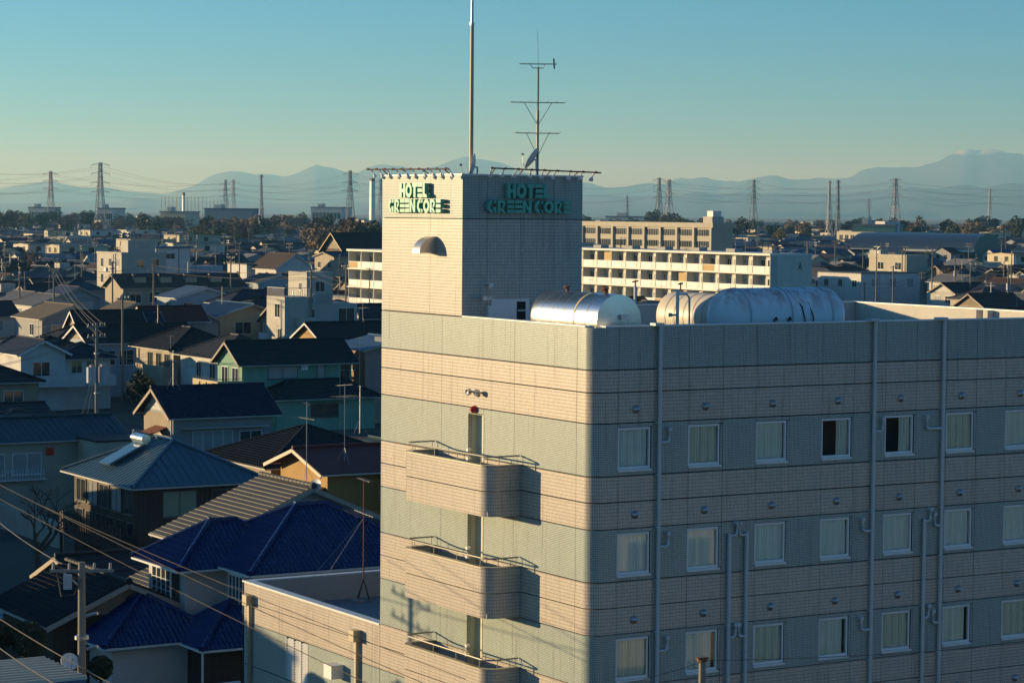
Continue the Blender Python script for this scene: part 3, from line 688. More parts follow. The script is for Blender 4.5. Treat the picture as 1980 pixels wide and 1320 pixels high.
# stay-wire tripod with a tall aerial on the low wing
ta = thing('wing_aerial', 'rusty tripod aerial mast with stays on the low wing roof', 'antenna', L(4.2, 21.4, 6.1))
MB().cyl((0, 0, .75), (0, 0, 4.4), .025, n=8).build('mast', M_RUST, ta)
for k in range(4): a = k * PI / 2 + .4; MB().bar((0, 0, .8), (.32 * math.cos(a), .32 * math.sin(a), 0), .03).build('leg', M_RUST, ta)
MB().box(-.45, -.1, -.3, .3, 0, .09).build('weight', M_CONC, ta)
yagi(ta, 3.15, 2.2, 7, 1.2, math.radians(80), M_STEEL); yagi(ta, 4.35, 1.3, 10, .3, math.radians(80), M_STEEL)
for a in (2.2, 3.0): MB().tube([(0, 0, 3.0), (3.0 * math.cos(a), 3.0 * math.sin(a) * .3, 0.02)], .006, 4).build('stay', M_STEEL, ta)
# ------------------------------------------------------------------ houses
M_WIN = mat('window glass dark', (0.035, 0.045, 0.05), 0.06, 0.2, 1, spec=0.8)
M_WINC = mat('window with pale blind', (0.32, 0.34, 0.33), 0.12, 0.25, 1.2, spec=0.8)
M_GUT = mat('eaves gutter', (0.42, 0.40, 0.36), 0.5, 0.1)
M_SOFF = mat('eaves board', (0.42, 0.36, 0.28), 0.8, 0.12)
def wall_mat(n, c, st=None, rough=.75): return mat('wall ' + n, c, rough, 0.26, 0.9, stripes=st)
def roof_mat(n, c, rough=.6, spec=.22, var=.3, metal=0.0): return mat('roof ' + n, c, rough, var, 1.4, spec=spec, metal=metal)
R_BLUE = roof_mat('blue glazed tile', (0.006, 0.018, 0.10), .36, .5, .5)
R_DARK = roof_mat('charcoal tile', (0.0173, 0.0185, 0.0211), .58)
R_GREY = roof_mat('silver grey tile', (0.05, 0.0519, 0.0538), .58)
R_TEAL = roof_mat('teal sheet', (0.055, 0.115, 0.15), .38, .5)
R_NAVY = roof_mat('navy tile', (0.0115, 0.0192, 0.0423), .58)
R_BROWN = roof_mat('brown slate', (0.0806, 0.0589, 0.0434), .7)
R_RED = roof_mat('dull red sheet', (0.1054, 0.0248, 0.0217), .5)
R_GREEN = roof_mat('dark green sheet', (0.0096, 0.0231, 0.0231), .58)
R_BEIGE = roof_mat('beige slate', (0.1488, 0.124, 0.0868), .7)
R_BLUM = roof_mat('light blue sheet', (0.062, 0.124, 0.1984), .4)

def facet(mb, eL, eR, tR, tL, style, row=0.28, tw=0.28, thick=0.07):
    """one roof slope given by its four corners (eave left/right, top right/left)"""
    eL, eR, tR, tL = map(Vector, (eL, eR, tR, tL))
    e = (eR - eL).normalized(); Ln = (eR - eL).length
    mid = (tL + tR) / 2 - eL; s = mid - e * mid.dot(e); S = s.length; s.normalize(); n = e.cross(s)
    if n.z < 0: n = -n
    a = (tL - eL).dot(e); b = (tR - eL).dot(e)
    low = [p - n * thick for p in (eL, eR, tR, tL)]
    mb.quad(*[tuple(p) for p in (low[3], low[2], low[1], low[0])])
    for p, q in ((0, 1), (1, 2), (3, 0)):
        up = (eL, eR, tR, tL); mb.quad(low[p], low[q], up[q], up[p])
    if style == 'flat':
        mb.quad(eL, eR, tR, tL); return
    rows = max(1, int(round(S / row))); row = S / rows
    wave = {'tile': [0, .034, .044, .022], 'bold': [0, .05, .07, .04], 'fine': [0, .045, .065, .03], 'rows': [0.0], 'corr': [0, .03]}[style]
    step = {'tile': tw / 4, 'bold': tw / 4, 'fine': tw / 4, 'rows': 4.0, 'corr': tw / 2}[style]; nw = len(wave); lift = {'corr': .004, 'fine': .016}.get(style, .038)
    for i in range(rows):
        v0, v1 = i * row, (i + 1) * row; vm = (v0 + v1) / 2 if i else v0 + row * .3
        u0 = a * vm / S; u1 = Ln + (b - Ln) * vm / S
        if u1 - u0 < step * .5: continue
        k0 = math.ceil(u0 / step + 1e-6); k1 = math.floor(u1 / step - 1e-6); us = [u0] + [k * step for k in range(k0, k1 + 1)] + [u1]
        zz = [wave[0]] + [wave[k % nw] for k in range(k0, k1 + 1)] + [wave[0]]
        i0 = len(mb.v)
        for u, z in zip(us, zz):
            p = eL + e * u
            lo = p + s * (v0 - .02) + n * (z + lift); hi = p + s * v1 + n * (z * .9 + .002)
            mb.v.append(tuple(lo)); mb.v.append(tuple(hi)); mb.v.append(tuple(p + s * (v0 - .02) + n * -.01))
        for k in range(len(us) - 1):
            q = i0 + k * 3; mb.f.append((q, q + 3, q + 4, q + 1)); mb.f.append((q + 2, q + 5, q + 3, q))

def seams(par, eL, eR, tR, tL, m, pitch=0.45, h=0.035):
    eL, eR, tR, tL = map(Vector, (eL, eR, tR, tL)); e = (eR - eL).normalized(); Ln = (eR - eL).length
    mid = (tL + tR) / 2 - eL; s = mid - e * mid.dot(e); S = s.length; s.normalize(); n = e.cross(s)
    if n.z < 0: n = -n
    a = (tL - eL).dot(e); b = (tR - eL).dot(e)
    for k in range(1, int(Ln / pitch)):
        u = k * pitch; v = S
        if a > 1e-3 and u < a: v = S * u / a
        if b < Ln - 1e-3 and u > b: v = min(v, S * (Ln - u) / (Ln - b))
        if v < .3: continue
        MB().bar(eL + e * u + n * h / 2, eL + e * u + s * (v - .03) + n * h / 2, .035, h).build('seam', m, par)

def ridge_cap(par, pts, m, r=0.10, bumps=True, sub='ridge'):
    for p, q in pts:
        p, q = Vector(p), Vector(q); d = q - p; Ld = d.length
        if Ld < .2: continue
        if not bumps: MB().tube([p, q], r, 6).build(sub, m, par, smooth=True); continue
        n = max(1, int(Ld / .38)); mb = MB()
        for k in range(n): mb.cyl(p + d * (k / n) , p + d * ((k + 1.08) / n), r * 1.14, r * .95, 7)
        stuff(mb.build(sub, m, par, smooth=True))
        # end tile
        MB().cyl(p - d.normalized() * .06, p + d.normalized() * .08, r * 1.5, r * 1.3, 8).build('end_tile', m, par)

def roof(par, x0, x1, y0, y1, z, rise, kind, m, style='flat', oh=0.5, tw=0.28, row=0.28, ridge=True, rm=None, wallm=None, seam=False, fascia=None, bumps=None):
    """roof over the rectangle; kind gx / gy gable with the ridge along x / y, hx / hy hip, p pyramid. z = wall-top height"""
    X0, X1, Y0, Y1 = x0 - oh, x1 + oh, y0 - oh, y1 + oh; ax = kind[1] if len(kind) > 1 else 'x'
    half = (Y1 - Y0) / 2 if ax == 'x' else (X1 - X0) / 2
    inh = half - oh; k = rise / inh if inh > 0 else .5; ze = z - k * oh; zr = z + rise; my, mx = (Y0 + Y1) / 2, (X0 + X1) / 2
    fc = []; rid = []
    if kind[0] == 'g':
        if ax == 'x':
            fc = [((X0, Y0, ze), (X1, Y0, ze), (X1, my, zr), (X0, my, zr)), ((X1, Y1, ze), (X0, Y1, ze), (X0, my, zr), (X1, my, zr))]; rid = [((X0, my, zr), (X1, my, zr))]
        else:
            fc = [((X0, Y1, ze), (X0, Y0, ze), (mx, Y0, zr), (mx, Y1, zr)), ((X1, Y0, ze), (X1, Y1, ze), (mx, Y1, zr), (mx, Y0, zr))]; rid = [((mx, Y0, zr), (mx, Y1, zr))]
    else:
        hx = half
        if ax == 'x': a, b = (X0 + hx, my), (max(X0 + hx, X1 - hx), my)
        else: a, b = (mx, Y0 + hx), (mx, max(Y0 + hx, Y1 - hx))
        A, B = (*a, zr), (*b, zr); c00, c10, c11, c01 = (X0, Y0, ze), (X1, Y0, ze), (X1, Y1, ze), (X0, Y1, ze)
        if ax == 'x': fc = [(c00, c10, B, A), (c11, c01, A, B), (c01, c00, A, A), (c10, c11, B, B)]; rid = [(A, B), (c00, A), (c01, A), (c10, B), (c11, B)]
        else: fc = [(c01, c00, A, B), (c10, c11, B, A), (c00, c10, A, A), (c11, c01, B, B)]; rid = [(A, B), (c00, A), (c10, A), (c01, B), (c11, B)]
    mb = MB()
    for f in fc: facet(mb, *f, style, row, tw)
    r = mb.build('roof', m, par)
    if style != 'flat': stuff(r)
    if ridge: ridge_cap(r, [(Vector(p) + Vector((0, 0, .06)), Vector(q) + Vector((0, 0, .06))) for p, q in rid], rm or m, .10 if oh > .2 else .06, (style in ('tile', 'bold', 'fine')) if bumps is None else bumps)
    if seam:
        for f in fc: seams(r, *f, m)
    if kind[0] == 'g' and wallm is not None:
        g = MB()
        if ax == 'x':
            for X in (x0, x1 - .12): g.prism([(y0 + .01, z + .001), (y1 - .01, z + .001), ((y0 + y1) / 2, zr - .10)], lambda a_, b_, t: (X + t, a_, b_), 0, .12)
        else:
            for Y in (y0, y1 - .12): g.prism([(x0 + .01, z + .001), (x1 - .01, z + .001), ((x0 + x1) / 2, zr - .10)], lambda a_, b_, t: (a_, Y + t, b_), 0, .12)
        for gi in (0, 1):
            h = MB(); h.v = g.v[gi * 6:gi * 6 + 6]; h.f = [tuple(q - gi * 6 for q in f) for f in g.f[gi * 5:gi * 5 + 5]]; h.build('gable', wallm, par)
        # barge boards
        fm_ = fascia or M_SOFF
        for e0, e1, e2 in (((X0, Y0, ze), (X0, my, zr), (X0, Y1, ze)), ((X1, Y0, ze), (X1, my, zr), (X1, Y1, ze))) if ax == 'x' else (((X0, Y0, ze), (mx, Y0, zr), (X1, Y0, ze)), ((X0, Y1, ze), (mx, Y1, zr), (X1, Y1, ze))):
            dn = Vector((0, 0, -.13)); off = Vector((-.025 if e0[0] == X0 and ax == 'x' else (.025 if ax == 'x' else 0), (-.025 if e0[1] == Y0 else .025) if ax == 'y' else 0, 0))
            MB().bar(Vector(e0) + dn + off, Vector(e1) + dn + off, .045, .2).build('barge_board', fm_, r); MB().bar(Vector(e1) + dn + off, Vector(e2) + dn + off, .045, .2).build('barge_board', fm_, r)
    # gutters along the eaves
    eaves = [f[:2] for f in fc]
    for p, q in eaves:
        d = (Vector(q) - Vector(p)).normalized(); o_ = Vector((d.y, -d.x, 0)) * .05 + Vector((0, 0, -.07)); MB().bar(Vector(p) + o_, Vector(q) + o_, .09, .08).build('gutter', fascia or M_GUT, r)
    return r

def win(par, face, u0, u1, z0, z1, W_, D_, fm_=None, gm_=None, ox=0, oy=0, bars=1, sill=True, out=0.03):
    """a window on face L (-x), F (-y), R, B of a box W_ by D_ with corner (ox, oy)"""
    fm_ = fm_ or M_ALU; gm_ = gm_ or M_WIN; t = .05
    def P(u, o): return {'L': (ox - o, oy + u), 'F': (ox + u, oy - o), 'R': (ox + W_ + o, oy + u), 'B': (ox + u, oy + D_ + o)}[face]
    def bx(mb, a, b, c, d, o0, o1):
        p, q = P(a, o0), P(b, o1); mb.box(min(p[0], q[0]), max(p[0], q[0]), min(p[1], q[1]), max(p[1], q[1]), c, d)
    f = MB(); bx(f, u0, u1, z0, z0 + t, .0, .06); bx(f, u0, u1, z1 - t, z1, .0, .06); bx(f, u0, u0 + t, z0 + t, z1 - t, .001, .058); bx(f, u1 - t, u1, z0 + t, z1 - t, .001, .058)
    for k in range(bars): c = u0 + (u1 - u0) * (k + 1) / (bars + 1); bx(f, c - .025, c + .025, z0 + t, z1 - t, .002, .056)
    o = f.build('window', fm_, par)
    n = bars + 1
    for k in range(n):
        g = MB(); a = u0 + t + (u1 - u0 - 2 * t) * k / n; b = u0 + t + (u1 - u0 - 2 * t) * (k + 1) / n; bx(g, a + .003, b - .003, z0 + t + .002, z1 - t - .002, .006, .03); g.build('pane', gm_, o)
    if sill: s = MB(); bx(s, u0 - .05, u1 + .05, z0 - .05, z0 - .002, 0, .1); s.build('sill', fm_, o)
    return o
def box_part(par, name, m, *b): return MB().box(*b).build(name, m, par)
def balc(par, m, x0, x1, y0, y1, z, h=1.0, rail=None):
    """a solid parapet balcony tray"""
    b = MB().box(x0, x1, y0, y1, z - .15, z).build('balcony', m, par); t = .08
    for q in ((x0, x0 + t, y0, y1), (x0 + t + .001, x1, y0, y0 + t)): MB().box(*q, z + .001, z + h).build('balcony_wall', m, b)
    if rail: MB().tube([(x0 + .04, y1, z + h + .2), (x0 + .04, y0 + .04, z + h + .2), (x1, y0 + .04, z + h + .2)], .025).build('handrail', rail, b)
    return b
FOOT = []
def house(name, label, x, y, w, d, h, wm, cat='house', rz=0, walls=True):
    FOOT.append((x, y, w, d)); t = thing(name, label, cat, (x, y, 0), rz)
    if walls: MB().box(0, w, 0, d, 0, h).build('wall', wm, t)
    return t
# ------------------------------------------------------------------ the houses one can tell apart
W_WHITE = wall_mat('white render', (0.54, 0.53, 0.50)); W_OFF = wall_mat('off white siding', (0.45, 0.43, 0.37), (2, .42, .05, .82)); W_CREAM = wall_mat('cream metal siding', (0.39, 0.3744, 0.2964), ('d', .22, .08, .72))
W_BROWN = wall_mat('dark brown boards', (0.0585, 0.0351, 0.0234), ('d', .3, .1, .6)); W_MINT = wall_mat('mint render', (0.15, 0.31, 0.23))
W_ORANGE = wall_mat('ochre boards', (0.39, 0.234, 0.0702), ('d', .25, .08, .75)); W_GREY = wall_mat('grey siding', (0.2652, 0.273, 0.273), (2, .3, .07, .8))
W_PINK = wall_mat('salmon render', (0.3588, 0.234, 0.1872)); W_YEL = wall_mat('pale yellow render', (0.468, 0.4056, 0.2418)); W_BEIGE = wall_mat('beige siding', (0.3588, 0.312, 0.234), (2, .35, .07, .8))
W_TAN = wall_mat('tan mortar', (0.2808, 0.2262, 0.156)); W_BLUE = wall_mat('pale blue render', (0.3276, 0.39, 0.429)); W_CONC = wall_mat('bare concrete', (0.42, 0.40, 0.34))
M_TRIM = mat('white trim', (0.66, 0.66, 0.64), .5, .06); M_BRAIL = mat('dark balcony rail', (0.10, 0.09, 0.08), .5)

# blue-tiled house in front
bh = house('blue_roofed_house', 'white two storey house with glossy blue tiled hip roofs', 41.0, 87.9, 8.2, 6.8, 5.85, W_WHITE)
roof(bh, 0, 8.2, 0, 6.8, 5.85, 1.85, 'hx', R_BLUE, 'fine', .5, fascia=M_TRIM, tw=.21)
MB().box(-1.8, 2.2, 2.9, 6.7, 0, 5.80).build('wall', W_WHITE, bh); roof(bh, -1.8, 3.2, 2.9, 6.7, 5.82, 1.25, 'hx', R_BLUE, 'fine', .5, fascia=M_TRIM, tw=.21)
MB().box(-5.5, -1.81, 1.5, 5.6, 0, 3.15).build('wall', W_WHITE, bh); roof(bh, -5.5, -1.3, 1.5, 5.6, 3.2, 1.25, 'hx', R_BLUE, 'fine', .5, fascia=M_TRIM, tw=.21)
MB().box(-2.3, .3, -.6, 2.88, 0, 3.1).build('wall', W_BROWN, bh); roof(bh, -2.3, .9, -.6, 2.7, 3.2, 1.1, 'hx', R_BLUE, 'fine', .5, fascia=M_TRIM, tw=.21)
for (ox, oy, d0, d1, z0) in ((-1.8, 2.9, .55, 2.5, 4.05), (0.0, 0.0, .35, 1.75, 4.0)):   # bay windows
    b = MB().box(ox - .42, ox - .002, oy + d0, oy + d1, z0 - .12, z0).box(ox - .42, ox - .002, oy + d0, oy + d1, z0 + 1.32, z0 + 1.45).build('bay_window', M_TRIM, bh)
    for k in range(5): yy = oy + d0 + (d1 - d0 - .06) * k / 4; MB().box(ox - .42, ox - .36, yy, yy + .06, z0 + .001, z0 + 1.319).build('mullion', M_TRIM, b)
    MB().box(ox - .40, ox - .372, oy + d0 + .061, oy + d1 - .061, z0 + .002, z0 + 1.318).build('pane', M_WIN, b)
    for zz in (.43, .87): MB().box(ox - .415, ox - .365, oy + d0 + .062, oy + d1 - .062, z0 + zz, z0 + zz + .025).build('glazing_bar', M_TRIM, b)
    MB().box(ox - .41, ox - .02, oy + d0 + .012, oy + d0 + .03, z0 + .002, z0 + 1.318).build('pane', M_WIN, b)
for x, y in ((-2.75, -1.0), (-.4, -1.05)): MB().cyl((x, y, 0), (x, y, 2.85), .05, n=8).build('downpipe', M_TRIM, bh)
win(bh, 'F', 1.9, 3.6, 4.1, 5.3, 8.2, 6.8)
# house behind it, its sunlit roof courses painted as pale stripes
sh = house('striped_roof_house', 'grey house under a shallow roof with sunlit course edges', 42.5, 96.2, 9.8, 4.5, 5.78, W_GREY)
R_STR = roof_mat('weathered grey course', (0.0713, 0.0713, 0.0682), .6)
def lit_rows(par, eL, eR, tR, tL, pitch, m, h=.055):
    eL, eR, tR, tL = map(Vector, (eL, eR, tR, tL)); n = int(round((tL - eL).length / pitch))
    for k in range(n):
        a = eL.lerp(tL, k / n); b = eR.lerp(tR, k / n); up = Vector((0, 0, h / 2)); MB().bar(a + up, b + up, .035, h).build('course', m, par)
r = roof(sh, 0, 9.8, 0, 4.5, 5.78, 2.12, 'gy', R_STR, 'flat', .5, wallm=W_WHITE, bumps=True)
k_ = 2.12 / 4.9; M_CRS = mat('painted sunlit course edge', (0.21, 0.19, 0.13), .6)  # pale bar colour stands in for sun catching the course edges
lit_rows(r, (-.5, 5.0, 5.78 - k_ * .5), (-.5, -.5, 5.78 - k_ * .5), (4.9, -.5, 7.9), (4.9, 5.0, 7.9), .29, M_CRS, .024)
low = MB().quad((-2.6, -.4, 3.3), (0, -.4, 4.3), (0, 4.8, 4.3), (-2.6, 4.8, 3.3)).quad((-2.6, -.4, 3.22), (-2.6, 4.8, 3.22), (0, 4.8, 4.22), (0, -.4, 4.22)).build('lean_to_roof', R_STR, sh)
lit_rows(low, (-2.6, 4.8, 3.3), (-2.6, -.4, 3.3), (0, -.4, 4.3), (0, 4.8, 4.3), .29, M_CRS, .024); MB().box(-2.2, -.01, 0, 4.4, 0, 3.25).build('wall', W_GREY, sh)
win(sh, 'F', 3.2, 4.8, 3.8, 4.8, 9.8, 4.5); dish('white satellite dish on the shallow roof of the grey house', Vector((47.6, 95.9, 7.35)), .36, math.radians(200), .5)
# teal sheet-metal roof with solar heater
th = house('teal_roofed_house', 'dark brown two storey house under a blue teal ribbed metal roof', 49.5, 121.0, 7.0, 9.4, 5.5, W_BROWN)
r = roof(th, 0, 7, 0, 9.4, 5.5, 1.75, 'hy', R_TEAL, 'flat', .55, seam=True, bumps=False, rm=R_TEAL)
for k in range(5): win(th, 'L', .5 + k * 1.75, 1.95 + k * 1.75, 3.6, 4.9, 7, 9.4, M_BRAIL, M_WINC if k in (1, 3) else M_WIN)
for k in range(6): win(th, 'L', .4 + k * 1.5, 1.5 + k * 1.5, 2.35, 3.2, 7, 9.4, M_BRAIL, sill=False, bars=0)
win(th, 'F', 1.4, 3.4, 3.5, 4.9, 7, 9.4, M_BRAIL, mat('green shutter', (0.22, 0.26, 0.17), .5)); win(th, 'F', 4.3, 6.0, 3.5, 4.9, 7, 9.4, M_BRAIL)
fb = MB().box(-1.1, -1.05, -.3, 9.0, 1.9, 2.0).build('deck_fence', W_BROWN, th)
for k in range(28): MB().box(-1.1, -1.06, -.3 + k * .33, -.12 + k * .33, 2.001, 3.1).build('board', W_BROWN, fb)
MB().box(-1.1, -.01, -.3, 9.0, 1.75, 1.899).build('deck', W_BROWN, th)
for y in (-.2, 4.2, 8.8): MB().box(-1.05, -.93, y, y + .12, 0, 1.749).build('deck_post', W_BROWN, th)
sp_ = math.atan2(1.75, 3.5)
sol = thing('solar_water_heater', 'solar water heater with silver drum on the teal metal roof', 'solar heater', (51.6, 126.6, 6.72))
sol.rotation_euler = (0, -sp_, 0)
MB().box(-1.95, .35, -.75, .75, .06, .16).build('collector', roof_mat('solar glass', (0.062, 0.1364, 0.2108), .12, .8), sol)
MB().lathe([(-.85, .02), (-.84, .27), (.84, .27), (.85, .02)], lambda a, p, q: (.55 + p, a, .32 + q), 20).build('drum', M_SHINY, sol, smooth=True)
MB().tube([(.45, .3, .55), (.4, .35, .75), (.55, .4, .85)], .03).build('vent_pipe', M_WHITE, sol)
# cream house far left with its box annexe
ch = house('cream_siding_house', 'cream ribbed siding house with a long dull teal metal roof at the left edge', 44.0, 151.6, 17.0, 6.6, 5.05, W_CREAM)
roof(ch, 0, 17, 0, 6.6, 5.05, 1.05, 'gx', roof_mat('dull teal sheet', (0.0341, 0.062, 0.0744), .5), 'flat', .5, seam=True, wallm=W_CREAM, bumps=False)
for u in (6.8, 9.3): win(ch, 'F', u, u + 2.0, 2.7, 4.1, 17, 6.6, gm_=M_WINC)
MB().box(11.6, 12.1, -.12, -.003, 3.9, 4.4).build('red_box', M_RED, ch)
br = MB().box(6.6, 11.5, -.5, -.002, 2.35, 2.42).build('window_rail', M_ALU, ch)
for k in range(24): MB().box(6.65 + k * .2, 6.69 + k * .2, -.49, -.45, 2.421, 3.1).build('bar', M_ALU, br)
cb = house('siding_box_annexe', 'plain pale box shaped annexe with flat roof beside the cream house', 57.7, 148.0, 4.9, 3.4, 4.95, W_CREAM)
MB().box(-.08, 4.98, -.08, 3.48, 4.951, 5.06).build('roof', R_DARK, cb); win(cb, 'F', 1.3, 3.5, 3.2, 4.0, 4.9, 3.4)
# lit-gable house with dark tiles
lg = house('dark_tile_gable_house', 'weathered grey house with dark tiled gable roof and sunlit white gable', 65.3, 153.3, 7.4, 5.2, 6.2, W_GREY)
roof(lg, 0, 7.4, 0, 5.2, 6.2, 1.55, 'gx', R_NAVY, 'tile', .55, wallm=W_WHITE)
MB().box(-.05, -.003, .2, 5.0, 2.5, 6.0).build('plaster_patch', W_TAN, lg)
cn = MB().quad((-1.1, 1.0, 4.75), (-1.1, 3.0, 4.75), (-.06, 3.0, 5.15), (-.06, 1.0, 5.15)).quad((-1.1, 1.0, 4.7), (-.06, 1.0, 5.1), (-.06, 3.0, 5.1), (-1.1, 3.0, 4.7)).build('canopy', M_RUST, lg)
win(lg, 'L', 1.2, 2.6, 3.3, 4.6, 7.4, 5.2, out=.1); win(lg, 'F', 1.4, 4.4, 3.2, 4.9, 7.4, 5.2, gm_=M_WINC, bars=3); win(lg, 'F', 4.9, 6.6, 3.4, 4.8, 7.4, 5.2)
MB().box(.6, 6.9, -.75, -.003, 5.1, 5.18).build('awning', M_GUT, lg); MB().cyl((-.12, .1, 0), (-.12, .1, 5.9), .05, n=8).build('downpipe', M_WHITE, lg)
# mint green house
gh = house('mint_green_house', 'large mint green house with dark green roof and sunlit balcony', 92.9, 202.3, 11.2, 5.4, 6.25, W_MINT)
roof(gh, 0, 11.2, 0, 5.4, 6.25, 1.7, 'gx', R_GREEN, 'rows', .55, wallm=W_MINT, row=.4, bumps=False)
win(gh, 'F', 2.6, 5.6, 4.55, 5.7, 11.2, 5.4, M_BRAIL, M_WINC); win(gh, 'F', 7.6, 8.4, 4.3, 5.9, 11.2, 5.4, M_BRAIL, M_WINC, bars=0); win(gh, 'F', 10.0, 11.0, 4.3, 5.8, 11.2, 5.4, M_BRAIL, bars=0)
MB().box(5.9, 6.6, -.2, -.003, 5.3, 5.75).build('air_conditioner', M_WHITE, gh)
win(gh, 'L', .7, 2.1, 3.6, 5.6, 11.2, 5.4); win(gh, 'L', 3.0, 4.4, 3.6, 5.6, 11.2, 5.4)
b = balc(gh, W_YEL, -2.6, -.01, -.4, 5.2, 3.5, 1.0, M_BRAIL); MB().box(-2.55, -.01, -.35, 5.1, 0, 3.34).build('porch_wall', W_YEL, gh)
for k in range(3): MB().box(-2.66, -2.601, .5 + k * 1.5, .62 + k * 1.5, 3.7, 4.3).build('slit', M_DARK, b)
MB().box(1.8, 11.8, -3.6, -.01, 0, 3.2).build('wall', W_MINT, gh); roof(gh, 1.8, 11.8, -3.6, .6, 3.25, 1.25, 'hx', R_GREEN, 'rows', .5, row=.4, bumps=False)
win(gh, 'F', 5.2, 8.0, 1.2, 2.4, 11.2, 5.4, M_BRAIL, oy=-3.6); MB().box(4.6, 8.6, -4.1, -3.602, 2.5, 2.6).build('awning', M_BRAIL, gh)
# ochre house with maroon roof
og = house('ochre_house', 'ochre boarded house with maroon sheet roof and white bargeboards', 62.7, 124.8, 9.5, 6.2, 5.2, W_ORANGE)
roof(og, 0, 9.5, 0, 6.2, 5.2, .95, 'gx', roof_mat('maroon sheet', (0.15, 0.034, 0.028), .55), 'flat', .75, wallm=W_ORANGE, bumps=False, fascia=mat('white bargeboard', (.6, .55, .42), .6), seam=False)
MB().quad((-1.3, .2, 3.7), (-1.3, 6.0, 3.7), (-.01, 6.0, 4.1), (-.01, .2, 4.1)).quad((-1.3, .2, 3.64), (-.01, .2, 4.04), (-.01, 6.0, 4.04), (-1.3, 6.0, 3.64)).build('porch_roof', R_BROWN, og)
MB().box(-1.1, -.02, .4, 5.8, 0, 3.6).build('porch', W_ORANGE, og); win(og, 'F', 3.4, 5.0, 3.3, 4.5, 9.5, 6.2)
# tiled roofs round it
tl = house('black_tiled_house', 'house with a big blackish tiled hip roof behind the ochre house', 63.2, 133.4, 9.2, 8.6, 4.7, W_TAN)
roof(tl, 0, 9.2, 0, 8.6, 4.7, 1.75, 'hy', R_DARK, 'bold', .6)
t2 = house('tiled_corner_house', 'small grey house with black tiled roof right of the ochre house', 66.4, 117.0, 7, 5.5, 4.8, W_GREY)
roof(t2, 0, 7, 0, 5.5, 4.8, 1.4, 'hx', R_DARK, 'bold', .6); win(t2, 'F', 1, 2.6, 3.0, 4.2, 7, 5.5); win(t2, 'L', 1, 2.6, 3.0, 4.2, 7, 5.5)
# salmon block
sm_ = house('salmon_apartment', 'narrow salmon coloured apartment with pale metal roof beside the hotel tower', 106.0, 203.2, 8, 6.5, 7.1, W_PINK, 'apartment')
roof(sm_, 0, 8, 0, 6.5, 7.1, .9, 'gy', R_BLUM, 'corr', .5, wallm=W_PINK, bumps=False, tw=.5)
win(sm_, 'L', 2, 3.2, 4.9, 6.1, 8, 6.5); win(sm_, 'F', 2.5, 3.6, 4.9, 6.0, 8, 6.5); win(sm_, 'F', 2.5, 3.6, 2.2, 3.3, 8, 6.5)
# white modern block with roof terraces
wm = house('white_terrace_house', 'angular white three storey house with railed roof terraces', 135.9, 282.9, 3.9, 5.4, 8.9, W_OFF)
MB().box(2.6, 11.6, 2.2, 9.0, 0, 7.9).build('wall', W_OFF, wm); MB().box(4.6, 8.4, 3.0, 8.5, 7.901, 12.0).build('stair_tower', W_OFF, wm); win(wm, 'L', 1.5, 2.3, 9.6, 10.6, 4, 5, ox=4.6, oy=3.0); win(wm, 'F', 1.2, 2.6, 9.4, 10.8, 4, 5, ox=4.6, oy=3.0)
for u in (2.4, 7.5): MB().box(u + 2.6, u + 3.4, 1.85, 2.19, 4.6, 5.2).build('air_conditioner', M_WHITE, wm)
for (ax_, ay, bx_, by, z) in ((.05, .05, 3.8, .05, 8.9), (.05, .05, .05, 5.3, 8.9), (4, 2.3, 11.5, 2.3, 7.9)):
    rl = MB().bar((ax_, ay, z + 1.15), (bx_, by, z + 1.15), .06).build('terrace_rail', M_GUT, wm); n = int((abs(bx_ - ax_) + abs(by - ay)) / .3)
    for k in range(n + 1): p = Vector((ax_, ay, z)).lerp(Vector((bx_, by, z)), k / n); MB().bar(p, p + Vector((0, 0, 1.12)), .045).build('baluster', M_GUT, rl)
win(wm, 'L', 1.4, 2.9, 6.2, 8.0, 3.9, 5.4); win(wm, 'F', 1.6, 2.8, 5.3, 7.2, 9, 6, ox=2.6, oy=2.2, gm_=M_WIN); win(wm, 'F', 6.2, 8.6, 5.2, 7.3, 9, 6, ox=2.6, oy=2.2); win(wm, 'F', 9.2, 9.8, 5.5, 7.2, 9, 6, ox=2.6, oy=2.2, bars=0); win(wm, 'L', 1, 2, 3.0, 4.8, 3.9, 5.4)
balc(wm, W_OFF, 1.6, 4.4, -1.3, -.01, 5.2, 1.1); MB().box(2.6, 2.75, 3, 3.1, 9, 9.5).build('vent', M_STEEL, wm)
# remaining houses of the left-hand quarter
og2 = house('yellow_gable_house', 'low ochre house with dark tiled roof in front of the white terrace house', 127.5, 255.5, 10, 6.6, 5.2, W_ORANGE)
roof(og2, 0, 10, 0, 6.6, 5.2, 1.6, 'gx', R_DARK, 'rows', .6, wallm=W_ORANGE, fascia=M_TRIM, bumps=False)
yh = house('pale_yellow_house', 'pale yellow two storey house with light blue metal roof', 134.0, 298.9, 9.6, 11.4, 5.95, W_YEL)
roof(yh, 0, 9.6, 0, 11.4, 5.95, 1.45, 'gy', R_BLUM, 'flat', .55, wallm=W_YEL, seam=True, bumps=False)
for u in (1.0, 4.6, 8.6): win(yh, 'L', u, u + 1.7, 3.3, 5.2, 9.6, 11.4, M_ALU, M_WINC if u == 4.6 else M_WIN)
win(yh, 'F', 2.2, 4.6, 3.4, 5.0, 9.6, 11.4); balc(yh, W_YEL, -1.5, -.01, 1.5, 8.5, 3.0, .9, M_BRAIL)
hh = house('hip_tile_house', 'beige house with dark tiled hip roof and balcony corner', 96.8, 227.4, 7.2, 9.6, 6.15, W_BEIGE)
roof(hh, 0, 7.2, 0, 9.6, 6.15, 1.75, 'hy', R_DARK, 'tile', .6, row=.36, tw=.36)
